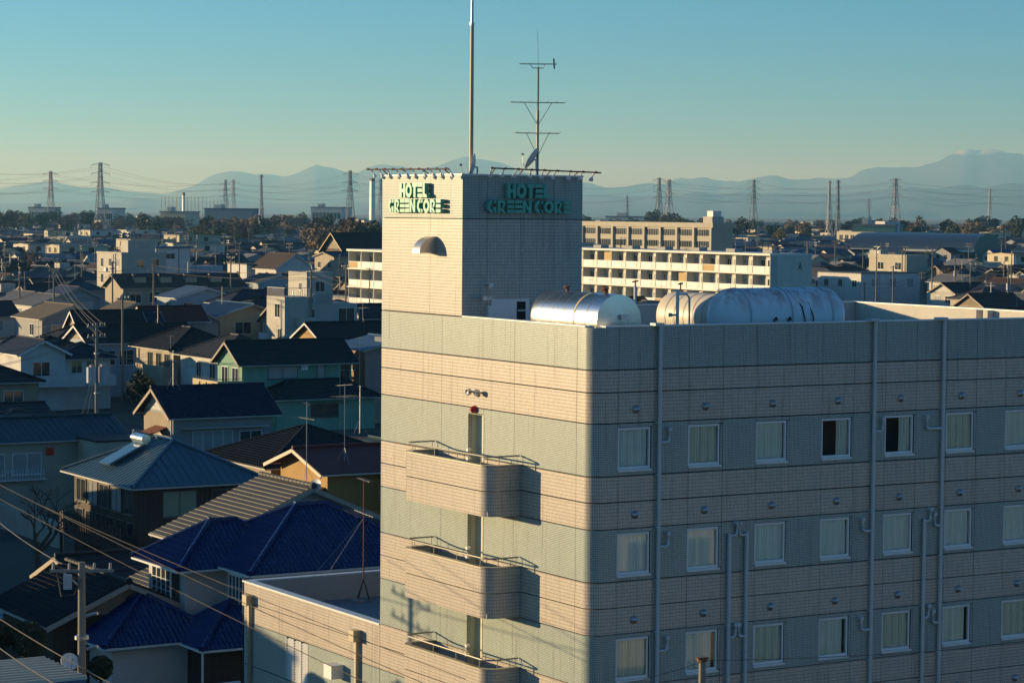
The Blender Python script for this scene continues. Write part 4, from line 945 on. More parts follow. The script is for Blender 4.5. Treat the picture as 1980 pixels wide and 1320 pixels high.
for u in (.8, 3.0, 5.2): win(hh, 'L', u, u + 1.3, 3.6, 5.4, 7.2, 9.6, M_BRAIL, bars=1)
balc(hh, W_BEIGE, -1.6, -.01, -1.2, 6.0, 3.3, 1.0, M_BRAIL); win(hh, 'F', 2.4, 4.0, 3.6, 5.0, 7.2, 9.6); MB().box(-1.5, -.02, -1.1, 5.9, 0, 3.14).build('porch_wall', W_BEIGE, hh)
gt = house('grey_tile_house', 'white house with silvery grey tiled hip roof behind the mint house', 97.2, 216.8, 7.6, 9.6, 5.85, W_WHITE)
roof(gt, 0, 7.6, 0, 9.6, 5.85, 1.75, 'hy', R_GREY, 'tile', .6, row=.36, tw=.36); win(gt, 'L', 1, 2.4, 3.4, 5.0, 7.6, 9.6); win(gt, 'L', 4.4, 5.6, 3.4, 5.0, 7.6, 9.6); win(gt, 'F', 1.5, 3.2, 3.4, 4.8, 7.6, 9.6)
wf = house('white_front_gable_house', 'white house with front gable and a long first floor balcony', 81.6, 229.5, 4.6, 7, 5.9, W_WHITE)
roof(wf, 0, 4.6, 0, 7, 5.9, 1.15, 'gy', R_NAVY, 'rows', .5, wallm=W_WHITE, fascia=M_TRIM, bumps=False); MB().box(4.61, 9.6, .6, 6.5, 0, 5.3).build('wall', W_WHITE, wf)
roof(wf, 4.6, 9.6, .6, 6.5, 5.3, 1.2, 'hx', R_NAVY, 'rows', .5, bumps=False)
win(wf, 'F', 1.2, 3.0, 3.2, 4.9, 4.6, 7); win(wf, 'F', .8, 2.0, 3.6, 4.9, 5, 6, ox=4.6, oy=.6); win(wf, 'F', 2.4, 3.5, 3.6, 4.9, 5, 6, ox=4.6, oy=.6); balc(wf, W_WHITE, -.2, 9.4, -1.4, -.01, 2.6, 1.0)
dl = house('long_dark_roof_house', 'long house under a plain dark gable roof with bluish front', 94.2, 243.6, 12, 6.6, 6.05, W_BLUE)
roof(dl, 0, 12, 0, 6.6, 6.05, 1.55, 'gx', R_DARK, 'rows', .55, wallm=W_TAN, fascia=M_TRIM, bumps=False)
for k in range(5): win(dl, 'F', 1.2 + k * 2.1, 2.9 + k * 2.1, 3.4, 5.0, 12, 6.6)
for nm, lab, px, py, ze, w, d, kind, rise, rm_, wl, st in (
    ('red_gable_house', 'house with dark red roof and small sunlit pink gable', 281, 622, 5.9, 8, 4.6, 'gx', 1.6, R_RED, W_PINK, 'rows'),
    ('pink_red_roof_house', 'low house with faded pink red roof right of the dark red one', 338, 622, 5.3, 6, 7.5, 'gy', 1.4, roof_mat('faded pink sheet', (0.186, 0.0806, 0.0744), .6), W_GREY, 'flat'),
    ('beige_slate_house', 'house with sunlit beige slate roof near the left edge', 77, 618, 5.8, 8.4, 10, 'gy', 1.6, R_BEIGE, W_GREY, 'rows'),
    ('pink_gable_house', 'house with steep white edged pink gable in the sun', 150, 636, 5.4, 8.5, 4.4, 'gx', 1.9, R_DARK, W_PINK, 'rows'),
    ('twin_gable_house', 'dark roofed house with bright white gable left of the red roof', 178, 630, 5.6, 9, 3.8, 'gx', 1.5, R_NAVY, W_WHITE, 'rows'),
    ('small_beige_roof_house', 'small house with beige roof edge behind the long dark roof', 222, 605, 5.6, 5.5, 6.5, 'gy', 1.2, R_BEIGE, W_GREY, 'flat'),
    ('blue_white_house', 'pale blue two storey house with deep blue roof and balcony', 338, 577, 5.8, 10.5, 8, 'gy', 1.5, roof_mat('deep blue sheet', (0.0186, 0.0558, 0.124), .4), W_BLUE, 'rows'),
    ('navy_roof_house', 'house with broad navy blue roof left of the white terrace house', 440, 588, 5.6, 12, 8, 'hx', 1.8, R_NAVY, W_GREY, 'rows'),
    ('shade_house', 'dark tiled low house in shadow at the far left', 40, 690, 4.6, 9, 8, 'hy', 1.6, R_GREEN, W_TAN, 'rows'),
    ('left_dark_house', 'dark roofed house cut by the left picture edge', -150, 745, 5.0, 10, 8, 'hx', 1.6, R_DARK, W_TAN, 'rows'),
    ('dim_grey_house', 'dim grey roofed house under the left utility pole', 100, 665, 4.8, 9, 7, 'hx', 1.6, R_DARK, W_GREY, 'rows'),
    ('brown_gable_house', 'big house with brown tiled roof and white edged gables', 532, 520, 7.6, 9, 13, 'gy', 3.0, R_BROWN, W_WHITE, 'rows'),
    ('grey_low_house', 'grey roofed low house in front of the brown gabled house', 497, 548, 5.6, 9, 9, 'gy', 1.5, R_GREY, W_BLUE, 'rows'),
    ('dark_roof_cottage', 'dark roofed cottage below the beige tall house', 560, 600, 4.8, 8, 7, 'hx', 1.5, R_DARK, W_GREY, 'rows'),
    ('dark_metal_house', 'house with dark metal roof behind the pale yellow house', 470, 598, 5.4, 9, 8, 'hy', 1.4, R_GREEN, W_GREY, 'rows')):
    p = at(px, py, ze); t = house(nm, lab, p.x + .45, p.y + .45, w, d, ze + .2, wl)
    roof(t, 0, w, 0, d, ze + .2, rise, kind, rm_, st, .45, wallm=wl, fascia=M_TRIM if wl in (W_PINK, W_WHITE, W_BLUE) else None, bumps=False, row=.45)
    if w > 7: win(t, 'F', 1.2, 3.0, ze - 2.2, ze - .7, w, d); win(t, 'F', w - 3.2, w - 1.4, ze - 2.2, ze - .7, w, d)
    win(t, 'L', d * .3, d * .3 + 1.5, ze - 2.2, ze - .7, w, d)
# long low building with four dormers
p = at(238, 556, 7.0); dm = house('dormer_hall', 'long low grey roofed hall with four little sunlit dormers', p.x, p.y, 22, 8, 7.2, W_BEIGE, 'hall')
roof(dm, 0, 22, 0, 8, 7.2, 1.9, 'gx', R_BROWN, 'flat', .6, wallm=W_BEIGE, bumps=False)
for k in range(4):
    x = 2.6 + k * 4.6; q = MB().box(x, x + 2.0, 1.2, 2.5, 7.6, 8.75).build('dormer', W_BEIGE, dm)
    MB().prism([(1.0, 8.72), (2.7, 8.72), (1.85, 9.3)], lambda a_, b_, t: (x - .2 + t, a_, b_), 0, 3.2).build('dormer_roof', R_GREY, q)
for k in range(6): win(dm, 'F', 1.2 + k * 3.4, 3.2 + k * 3.4, 4.4, 6.2, 22, 8)
# concrete buildings in the middle distance
p = at(235, 487, 12.0); cc = house('concrete_block', 'weathered concrete block with rooftop stair house in sun', p.x, p.y, 9, 12.5, 11.8, W_CONC, 'building')
MB().box(1.5, 7, 0.5, 4, 11.801, 14.2).build('stair_house', W_CONC, cc); MB().box(-.1, 9.1, -.1, 12.6, 11.5, 11.9).build('parapet', W_CONC, cc)
for z in (9.2, 6.2, 3.2): win(cc, 'L', 1.2, 2.6, z, z + 1.5, 9, 12.5, gm_=M_WINC); win(cc, 'L', 5.0, 6.4, z, z + 1.5, 9, 12.5); win(cc, 'F', 6.2, 7.6, z, z + 1.5, 9, 12.5)
MB().cyl((-.1, 4.0, 0), (-.1, 4.0, 11.5), .07, n=6).build('downpipe', M_GUT, cc); MB().box(-.35, -.01, 7.2, 8.0, 8.2, 8.9).build('air_conditioner', M_WHITE, cc)
for z in (9.0, 6.0): win(cc, 'L', 9.2, 10.4, z, z + 1.7, 9, 12.5, bars=0); win(cc, 'F', 3, 4.6, z, z + 1.5, 9, 12.5)
for k in range(9): MB().bar((.3 + k * 1.05, 4.3, 11.9), (.3 + k * 1.05, 4.3, 12.9), .06).build('rail_post', M_BRAIL, cc)
p = at(301, 478, 12.4); wc = house('white_step_building', 'white stepped building with sloping roof edge in mid distance', p.x, p.y, 7.5, 4.5, 12.2, W_WHITE, 'building')
MB().box(-.3, 8, -.3, 4.8, 12.2, 12.55).build('roof', R_BLUM, wc); MB().box(-1.2, 15, .5, 6, 0, 8.6).build('wall', W_BLUE, wc); win(wc, 'L', 1.5, 2.6, 10, 11.3, 7.5, 4.5); win(wc, 'F', 2, 4.2, 10, 11.2, 7.5, 4.5)
p = at(477, 512, 8.2); wb = house('white_box_building', 'plain white flat roofed box in front of the brown gables', p.x, p.y, 5, 10, 8.2, W_WHITE, 'building'); MB().box(-.1, 5.1, -.1, 10.1, 8.201, 8.4).build('roof', R_GREY, wb); win(wb, 'L', 4, 5.2, 5.5, 6.8, 5, 10)
p = at(646, 494, 10.4); bt = house('tall_beige_house', 'tall beige house with blue grey roof left of the apartments', p.x, p.y, 4.6, 9.4, 10.2, W_BEIGE)
roof(bt, 0, 4.6, 0, 9.4, 10.2, .9, 'gx', R_NAVY, 'flat', .4, wallm=W_BEIGE, bumps=False); win(bt, 'L', 1.4, 2.9, 7.6, 9.0, 4.6, 9.4); win(bt, 'L', 6.4, 7.9, 7.6, 9.0, 4.6, 9.4); win(bt, 'F', 1, 2.6, 7.5, 8.8, 4.6, 9.4)
p = at(660, 478, 10.5); tp = house('temple_hall', 'temple hall with a great dark tiled roof and golden gable', p.x + 2, p.y + 2, 24, 12, 10, W_BROWN, 'temple')
roof(tp, 0, 24, 0, 12, 10, 4.2, 'gx', R_DARK, 'rows', 1.2, wallm=W_TAN, fascia=mat('gilded board', (.5, .36, .14), .4), bumps=False)
# apartment slabs with balconies on the sunny side
M_BALW = mat('balcony white paint', (0.72, 0.70, 0.62), .6, .1); M_BAMB = mat('bamboo blind', (0.55, 0.38, 0.17), .8, .2, 4)
def apartments(label, px, py, z, length, w, floors, unit, letter=None):
    p = at(px, py, z); t = house('apartment_block', label, p.x, p.y, w, length, z - .25, M_BALW, 'apartment block', walls=False); fh = 2.72
    MB().box(1.3, w, 0, length, 0, z - .3).build('wall', wall_mat('apartment render', (.62, .59, .50)), t)
    MB().box(-.15, w + .15, -.05, length, z - .295, z).build('roof_slab', M_BALW, t); MB().box(-.02, 1.299, -.002, .15, 0, z - .3).build('end_wall', wall_mat('apartment gable', (0.468, 0.468, 0.4368)), t)
    nu = int(length / unit)
    for f_ in range(1, floors + 1):
        zf = z - .3 - f_ * fh; sl_ = MB().box(-.05, 1.298, .151, length, zf, zf + .14).build('balcony_slab', M_BALW, t)
        for u in range(nu):
            y0 = .2 + u * unit; y1 = y0 + unit - .1; r_ = random.Random(u * 7 + f_ * 131)
            MB().box(0, 1.297, y1 + .02, y1 + .08, zf + .141, zf + fh - .01).build('partition', M_BALW, sl_)
            rl = MB().box(-.03, .03, y0, y1, zf + 1.12, zf + 1.2).box(-.03, .03, y0, y1, zf + .15, zf + .22).build('railing', M_TRIM, sl_)
            MB().box(-.012, .004, y0 + unit * .28, y1 - .1, zf + .221, zf + 1.119).build('rail_panel', M_TRIM if r_.random() < .94 else M_BAMB, sl_)
            MB().box(-.02, .02, y0, y0 + unit * .26, zf + .221, zf + 1.119).build('spandrel', M_BALW, sl_)
            win(t, 'L', y0 + .3, y0 + unit * .52, zf + .3, zf + 2.1, 1, 1, ox=1.3, gm_=r_.choice((M_WINC, M_WINC, M_WIN)), sill=False); win(t, 'L', y0 + unit * .62, y1 - .3, zf + 1.0, zf + 2.1, 1, 1, ox=1.3, gm_=r_.choice((M_WIN, M_WINC)), sill=False)
            if r_.random() < .05: MB().box(.04, .07, y0 + .1, y0 + unit * .5, zf + .5, zf + 2.5).build('bamboo_blind', M_BAMB, sl_)
    for k in range(int(length / 9)): MB().box(2.5, 4.0, 3 + k * 9, 5.2 + k * 9, z + .001, z + .5).build('roof_hatch', M_CONC, t)
    return t
apA = apartments('long cream apartment block with rows of balconies and letter A on its end', 1490, 490.5, 14.45, 62, 7.4, 5, 4.1)
fnA = lambda a, b, t: (4.9 + a, -.003 - t, 12.1 + b)
mbA = MB()
for pl in ([(0, 0), (.16, 0), (.5, 1.1), (.42, 1.1)], [(.84, 0), (.68, 0), (.34, 1.1), (.42, 1.1)], [(.2, .36), (.64, .36), (.6, .5), (.24, .5)]): mbA.prism([(a * .9, b) for a, b in pl], fnA, 0, .03)
mbA.build('letter', M_BLACK, apA)
apartments('cream apartment block with balconies peeping out left of the tower', 775, 485, 14.3, 17, 8, 5, 4.1)
# school
p = at(1380, 431, 17.2); scl = house('school_building', 'long cream school building with window bands and a roof tank', p.x, p.y, 7.5, 96, 17, wall_mat('school render', (0.39, 0.3588, 0.2808)), 'school')
MB().box(-.6, 8, -.3, 96.3, 15.6, 17.2).build('parapet', wall_mat('school parapet', (0.4056, 0.3744, 0.2886)), scl)
for k in range(11): MB().box(-.75, -.003, .2 + k * 9.5, 1.3 + k * 9.5, 0, 15.6).build('pillar', W_CONC, scl)
for f_ in range(4):
    for k in range(10): win(scl, 'L', 1.6 + k * 9.5, 9.4 + k * 9.5, 12.9 - f_ * 3.7, 15.1 - f_ * 3.7, 7.5, 96, M_TRIM, M_WIN, bars=5, sill=False)
MB().box(.5, 5, 1.5, 6.5, 17.201, 19.2).build('stair_house', W_CONC, scl); MB().box(1, 4.2, 1.8, 5, 19.201, 21.0).build('roof_tank', M_BALW, scl)
# barrel-roofed gymnasium
p = at(1885, 482, 7.6); gy = house('gymnasium', 'gymnasium with a blue barrel roof and green gable end', p.x, p.y, 30, 50, 7.4, mat('gym glazing', (.07, .12, .13), .15, .2, .3), 'gymnasium', rz=math.radians(29))
n = 16; arcp = [(15 - 15.6 * math.cos(PI * k / n), 7.2 + 6.2 * math.sin(PI * k / n)) for k in range(n + 1)]
MB().prism(arcp, lambda a_, b_, t: (a_, t, b_), -.05, 50.4).build('roof', roof_mat('blue barrel sheet', (0.0434, 0.0744, 0.1178), .35, .5), gy)
MB().prism([(min(29.9, max(.1, a_)), b_ - .05) for a_, b_ in arcp] + [(29.9, .1), (.1, .1)], lambda a_, b_, t: (a_, t, b_), -.25, -.055).build('gable_wall', wall_mat('green sheet gable', (0.0936, 0.1872, 0.1326), (2, .6, .06, .8)), gy)
MB().box(-.6, -.003, 0, 50, 6.5, 7.3).build('eaves_band', M_BALW, gy)
for k in range(24): MB().box(-.12, -.003, 1 + k * 2.0, 1.2 + k * 2.0, .5, 6.4).build('mullion', M_BRAIL, gy)
for z in (2.4, 4.4): MB().box(-.10, -.004, 1, 49, z, z + .15).build('transom', M_BRAIL, gy)
# white flat building right of the apartments
p = at(1665, 529.5, 7.0); wr = house('white_flat_building', 'two storey white flat roofed building right of the apartments', p.x, p.y, 17, 15.5, 7.0, W_WHITE, 'building')
MB().box(-.08, 17.08, -.08, 15.58, 7.001, 7.2).build('roof_edge', R_GREY, wr)
for u in (1.5, 6.5, 11.5): win(wr, 'L', u, u + 1.6, 4.0, 5.6, 17, 15.5)
for u in (3, 8.2, 13.2): win(wr, 'F', u, u + 1.9, 4.0, 5.9, 17, 15.5, gm_=M_WINC)
MB().box(5.2, 5.3, -.1, -.003, 0, 6.8).build('downpipe', M_GUT, wr)
p = at(1753, 492.5, 10.0); cf = house('cream_flat_building', 'cream flat roofed house with balconies before the gymnasium', p.x, p.y, 7, 15, 9.8, wall_mat('cream render', (0.4212, 0.39, 0.2964)), 'building')
MB().box(-.2, 7.2, -.2, 15.2, 9.0, 9.95).build('parapet', wall_mat('cream parapet', (0.4368, 0.4056, 0.312)), cf); win(cf, 'L', 2, 4.5, 6, 8, 7, 15); win(cf, 'L', 9, 11.5, 6, 8, 7, 15); MB().box(-1.2, -.003, .5, 14, 4.6, 5.6).build('balcony', W_WHITE, cf); MB().box(.5, 3, 11, 15.5, 9.951, 11).build('tank_house', W_CONC, cf)
p = at(1690, 447, 12); fb_ = house('cream_far_building', 'cream low building with rooftop block in front of the far trees', p.x, p.y, 40, 30, 11.5, wall_mat('cream far', (0.4056, 0.3744, 0.2808)), 'building'); MB().box(12, 22, 6, 16, 11.501, 17).build('rooftop_block', W_WHITE, fb_)
for k in range(6): win(fb_, 'L', 2 + k * 4.6, 5 + k * 4.6, 7, 10, 40, 30, sill=False)
# ------------------------------------------------------------------ buildings across the street, outside the picture to the right
for x_, y_, w_, d_, h_, wl_, lab in ((41, 19, 12, 8, 10.5, W_YEL, 'cream block across the street from the hotel windows'), (27, 9, 9, 8, 8, W_BEIGE, 'beige block across the street beside the cream one'), (58, 12, 14, 10, 8.6, W_WHITE, 'white block farther along the street facing the hotel')):
    q = house('street_block', lab, x_, y_, w_, d_, h_, wl_, 'building'); MB().box(-.15, w_ + .15, -.15, d_ + .15, h_ + .001, h_ + .3).build('roof', R_GREY, q)
    for z in (4.2, 7.0):
        for u in (1.2, 4.2, 7.0):
            if z + 1.4 < h_: win(q, 'B', u, u + 1.5, z, z + 1.4, w_, d_); win(q, 'L', min(u, d_ - 2), min(u, d_ - 2) + 1.5, z, z + 1.4, w_, d_)
# ------------------------------------------------------------------ small neighbours in the foreground
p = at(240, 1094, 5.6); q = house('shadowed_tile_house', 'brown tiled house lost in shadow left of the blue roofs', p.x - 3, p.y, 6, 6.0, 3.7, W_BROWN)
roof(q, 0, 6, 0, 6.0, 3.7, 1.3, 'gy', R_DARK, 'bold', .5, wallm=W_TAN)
p = at(-20, 1200, 2.6); q = house('carport', 'carport with pale blue sheet roof at the lower left edge', p.x, p.y, 5, 3.2, 2.4, W_WHITE, 'carport')
MB().box(-.3, 5.3, -.3, 3.5, 2.401, 2.5).build('roof', R_BLUM, q)
for k in range(12): MB().box(-.2 + k * .45, -.14 + k * .45, -.29, 3.49, 2.501, 2.55).build('rib', R_BLUM, q)
p = far(-40, 1330, 62); q = thing('corrugated_shed', 'sunlit corrugated roof edge in the bottom left corner', 'shed', (p.x, p.y, 0))
MB().box(.1, 2.6, .1, 3, 0, p.z - .12).build('wall', W_TAN, q); rr = MB().box(-.2, 2.8, -.2, 3.2, p.z - .1, p.z).build('roof', R_BLUM, q)
for k in range(10): MB().prism([(0, 0), (.16, 0), (.12, .09), (.04, .09)], lambda a, b, t: (t, -.15 + k * .34 + a, p.z + .001 + b), -.25, 2.85).build('rib', mat('cream corrugated sheet', (.52, .46, .34), .5), rr)
# garden walls and sheds in the gaps
def yard(label, px, py, z, L_, along='x', m=W_CONC, h=1.6):
    p = at(px, py, z); t = thing('garden_wall', label, 'wall', (p.x, p.y, 0))
    n = int(L_ / 1.2)
    for k in range(n): (MB().box(k * 1.2, k * 1.2 + 1.19, 0, .12, 0, h) if along == 'x' else MB().box(0, .12, k * 1.2, k * 1.2 + 1.19, 0, h)).build('panel', m, t)
yard('board fence in shadow beside the lower blue roof', 96, 1180, 1.8, 9, 'x', W_BROWN, 1.8)
yard('grey block wall in front of the mint house', 560, 872, 1.6, 13, 'x')
yard('grey block wall beside the dark brown house', 120, 1010, 1.6, 12, 'y')

nb = house('unseen_shade_block', 'unseen three storey grey block added beyond the left edge to cast shade', 8.0, 105.0, 12, 8, 9.2, W_GREY, 'building'); MB().box(-.15, 12.15, -.15, 8.15, 9.201, 9.5).build('roof', R_GREY, nb); win(nb, 'F', 2, 4, 6.5, 8, 12, 8); win(nb, 'F', 7, 9, 6.5, 8, 12, 8)  # unseen block added to throw shade over the near tiled roofs
KEEP = [(1590, 1790, 588, 543), (1655, 1965, 506, 900), (1685, 1790, 527, 620), (1125, 1410, 470, 720), (160, 290, 528, 440), (278, 372, 512, 519), (225, 445, 575, 400), (425, 562, 545, 575), (598, 670, 535, 540), (500, 690, 642, 308), (255, 402, 608, 385), (0, 285, 990, 158), (120, 492, 1015, 130), (270, 548, 875, 167), (380, 735, 835, 224), (242, 405, 765, 245), (30, 165, 770, 232), (135, 335, 700, 250), (340, 500, 650, 318), (500, 735, 950, 130), (640, 740, 474, 640)]
def hides(x, y, w, d, h):
    cs = [pix((x + a * w, y + b * d, h)) for a in (0, 1) for b in (0, 1)]; x0, x1, yt, D = min(c[0] for c in cs), max(c[0] for c in cs), min(c[1] for c in cs), min(c[2] for c in cs)
    return any(D < k[3] and x1 > k[0] and x0 < k[1] and yt < k[2] for k in KEEP)
# ------------------------------------------------------------------ fill houses
PROTO = []
def proto(name, label, w, d, h, kind, rise, wl, rm_, st='rows', wins=True):
    t = thing(name, label, 'house', (0, 0, 0)); MB().box(0, w, 0, d, 0, h).build('wall', wl, t)
    if kind == 'flat': MB().box(-.15, w + .15, -.15, d + .15, h + .001, h + .35).build('roof', rm_, t); MB().box(w * .5, w * .8, d * .3, d * .7, h + .36, h + 1.6).build('roof_tank', W_CONC, t)
    else: roof(t, 0, w, 0, d, h, rise, kind, rm_, st, .5, wallm=wl, bumps=False, row=.6)
    if wins:
        for z in ((1.0, 3.5) if h > 5 else (1.0,)):
            for face, ln in (('L', d), ('F', w)):
                for k in range(2): u = ln * (.18 + .42 * k); win(t, face, u, u + 1.6, z + .1, z + 1.5, w, d, gm_=M_WINC if k else M_WIN)
    if h > 5:
        r_ = random.Random(len(PROTO) * 13 + 5)
        b_ = MB().box(-1.0, -.01, d * .2, d * .75, 2.75, 2.9).build('balcony', wl, t); MB().box(-1.0, -.94, d * .2, d * .75, 2.901, 3.8).build('balcony_wall', M_TRIM if r_.random() < .5 else wl, b_)
        if r_.random() < .6: MB().box(-.6, -.55, d * .25, d * .25 + 1.4, 3.5, 4.2).build('laundry', r_.choice((M_WHITE, M_CURT2, M_TRIM)), b_)
        u = w * r_.uniform(.3, .7); MB().box(u, u + .8, -.35, -.01, .3, .95).build('air_conditioner', M_WHITE, t); MB().box(u - 1.6, u + 1.2, -1.1, -.01, 2.55, 2.65).build('porch_roof', rm_, t)
        MB().cyl((w - .15, -.1, 0), (w - .15, -.1, h - .1), .05, n=6).build('downpipe', M_GUT, t)
        if kind != 'flat' and r_.random() < .7:
            l_ = w * .45; MB().box(w, w + 2.2, d * .2, d * .8, 0, 2.7).build('lean_to', wl, t); MB().box(w, w + 2.5, d * .15, d * .85, 2.701, 2.82).build('lean_to_roof', rm_, t)
    kids(t); PROTO.append([t, w, d, False, h + rise]); return t
JIT = lambda n, c: mat('wall ' + n, c, .75, .16, .7, rand=.5)
JR = lambda n, c, r=.6: mat('roof ' + n, c, r, .3, 1.2, rand=.5, spec=.25)
jw = [JIT('fill white', (.56, .54, .48)), JIT('fill cream', (.52, .46, .34)), JIT('fill grey', (.32, .33, .33)), JIT('fill tan', (.30, .24, .17)), JIT('fill blue', (.31, .36, .39))]
jr = [JR('fill charcoal', (.032, .032, .036)), JR('fill grey', (.085, .085, .09)), JR('fill brown', (.085, .055, .04)), JR('fill navy', (.02, .035, .08)), JR('fill red', (.12, .035, .03)), JR('fill teal', (.03, .07, .085)), JR('fill silver', (.15, .155, .16))]
GRP = 'houses of the town quarter'
for i, (lab, w, d, h, kd, rs, a, b) in enumerate((
    ('white two storey house with charcoal gable roof among the town roofs', 9, 7, 5.8, 'gx', 1.6, 0, 0), ('cream two storey house with grey hip roof among the town roofs', 9, 8, 5.9, 'hx', 1.8, 1, 1),
    ('grey two storey house with navy front gable roof among the town roofs', 7.5, 8.5, 5.8, 'gy', 1.7, 2, 3), ('tan house with brown gable roof among the town roofs', 9, 7, 5.4, 'gx', 1.9, 3, 2),
    ('pale blue house with teal hip roof among the town roofs', 8, 8.5, 5.9, 'hy', 1.6, 4, 5), ('white house with red gable roof among the town roofs', 8.5, 7, 5.6, 'gx', 1.5, 0, 4),
    ('cream box house with flat silver roof among the town roofs', 8, 8, 6.4, 'flat', 0, 1, 6), ('white house with silver front gable roof among the town roofs', 8, 9, 5.7, 'gy', 1.4, 0, 6),
    ('grey house with charcoal hip roof among the town roofs', 9.5, 8, 5.6, 'hx', 1.9, 2, 0), ('cream house with brown front gable roof among the town roofs', 7.5, 9, 5.8, 'gy', 1.9, 1, 2))):
    proto('town_house', lab, w, d, h, kd, rs, jw[a], jr[b])
LOWP = len(PROTO)
for lab, w, d, kd, a, b in (('low cottage with charcoal roof in the shaded lanes', 7, 5.5, 'gx', 3, 0), ('low cottage with grey hip roof in the shaded lanes', 6.5, 6, 'hx', 2, 1), ('low shed house with teal roof in the shaded lanes', 5.5, 5.5, 'gy', 3, 5)):
    proto('low_cottage', lab, w, d, 2.7, kd, 1.1, jw[a], jr[b])
def overlaps(x, y, w, d, mg):
    for a, b, c, e in FOOT:
        if x < a + c + mg and x + w > a - mg and y < b + e + mg and y + d > b - mg: return True
    return False
FOOT += [(CX, CY, 20, 14), (CX, CY, 12, 24), (CX - 22, CY - 8, 22, 34)]
PLAB = [pr[0]['label'].split(' among')[0].split(' in the')[0] for pr in PROTO]
SHORT = {}
def where(x, y):
    px, py, D = pix((x, y, 3)); best = None
    for n_, hx_, hy_ in NAMED:
        qx, qy, qd = pix((hx_, hy_, 3))
        if not (-40 < qx < 2020): continue
        e = abs(px - qx) / 60 + abs(D - qd) / (18 + D * .08)
        if best is None or e < best[0]: best = (e, n_, px - qx, D - qd)
    e, n_, dx, dd = best
    if abs(dd) / (18 + D * .08) > abs(dx) / 60: return ('behind the ' if dd > 0 else 'in front of the ') + n_
    return ('right of the ' if dx > 0 else 'left of the ') + n_
NAMED = [(o.name.split('.')[0].replace('_', ' '), o.location.x, o.location.y) for o in bpy.data.objects if o.parent is None and o.get('category') in ('house', 'building', 'hall', 'apartment', 'apartment block', 'school', 'gymnasium', 'temple') and o.name.split('.')[0] not in ('town_house', 'low_cottage')]
def place(i, x, y, grp):
    pr = PROTO[i]
    if not pr[3]: t = pr[0]; pr[3] = True
    else: t = copy_tree(pr[0])
    t.location = (x, y, 0); t['group'] = grp; px = pix((x, y, 3))[0]
    t['label'] = PLAB[i] + ' ' + (where(x, y) if -60 < px < 2040 else 'beyond the left picture edge'); return t
nfill = 0; TALL = []; CAND = []
for gx in np.arange(-150, 560, 12.0):
    for gy_ in np.arange(60, 760, 11.5):
        x, y = gx + rnd.uniform(-1, 1.6), gy_ + rnd.uniform(-1, 1.6); c = (x + 4, y + 4, 5.0); px, py, D = pix(c)
        if D < 60 or D > 640: continue
        i = rnd.randrange(LOWP); w, d = PROTO[i][1], PROTO[i][2]
        if -160 < px < 790 and D > 318: pass
        elif 760 < px < 2080 and D > 330: pass
        elif -2600 < px < -330 and 72 < D < 260 and (x < 26 or y > 92) and pix((x + 9, y, 0))[0] < -60: pass
        else: continue
        if rnd.random() < .10 or any(abs(x + w / 2 - s) < w / 2 + 2.4 for s in STREET_X) or any(abs(y + d / 2 - s) < d / 2 + 2.3 for s in STREET_Y): continue
        if overlaps(x, y, w, d, 1.0) or (px > -160 and hides(x, y, w, d, PROTO[i][4])): continue
        CAND.append((D, i, x, y, w, d))
CAND.sort()
for D, i, x, y, w, d in CAND[:300]:
    place(i, x, y, GRP); FOOT.append((x, y, w, d)); nfill += 1
    if 250 < D: TALL.append((x, y, w, d, PROTO[i][4]))
nlow = 0
for gx in np.arange(10, 140, 7.6):
    for gy_ in np.arange(84, 330, 7.2):
        x, y = gx + rnd.uniform(-.8, .8), gy_ + rnd.uniform(-.8, .8); px, py, D = pix((x + 3, y + 3, 3))
        if not (-80 < px < 760 and 112 < D < 325): continue
        i = LOWP + rnd.randrange(3); w, d = PROTO[i][1], PROTO[i][2]
        if rnd.random() < .2 or overlaps(x, y, w, d, .8) or hides(x, y, w, d, 3.9): continue
        place(i, x, y, 'low houses in the shaded lanes'); FOOT.append((x, y, w, d)); nlow += 1
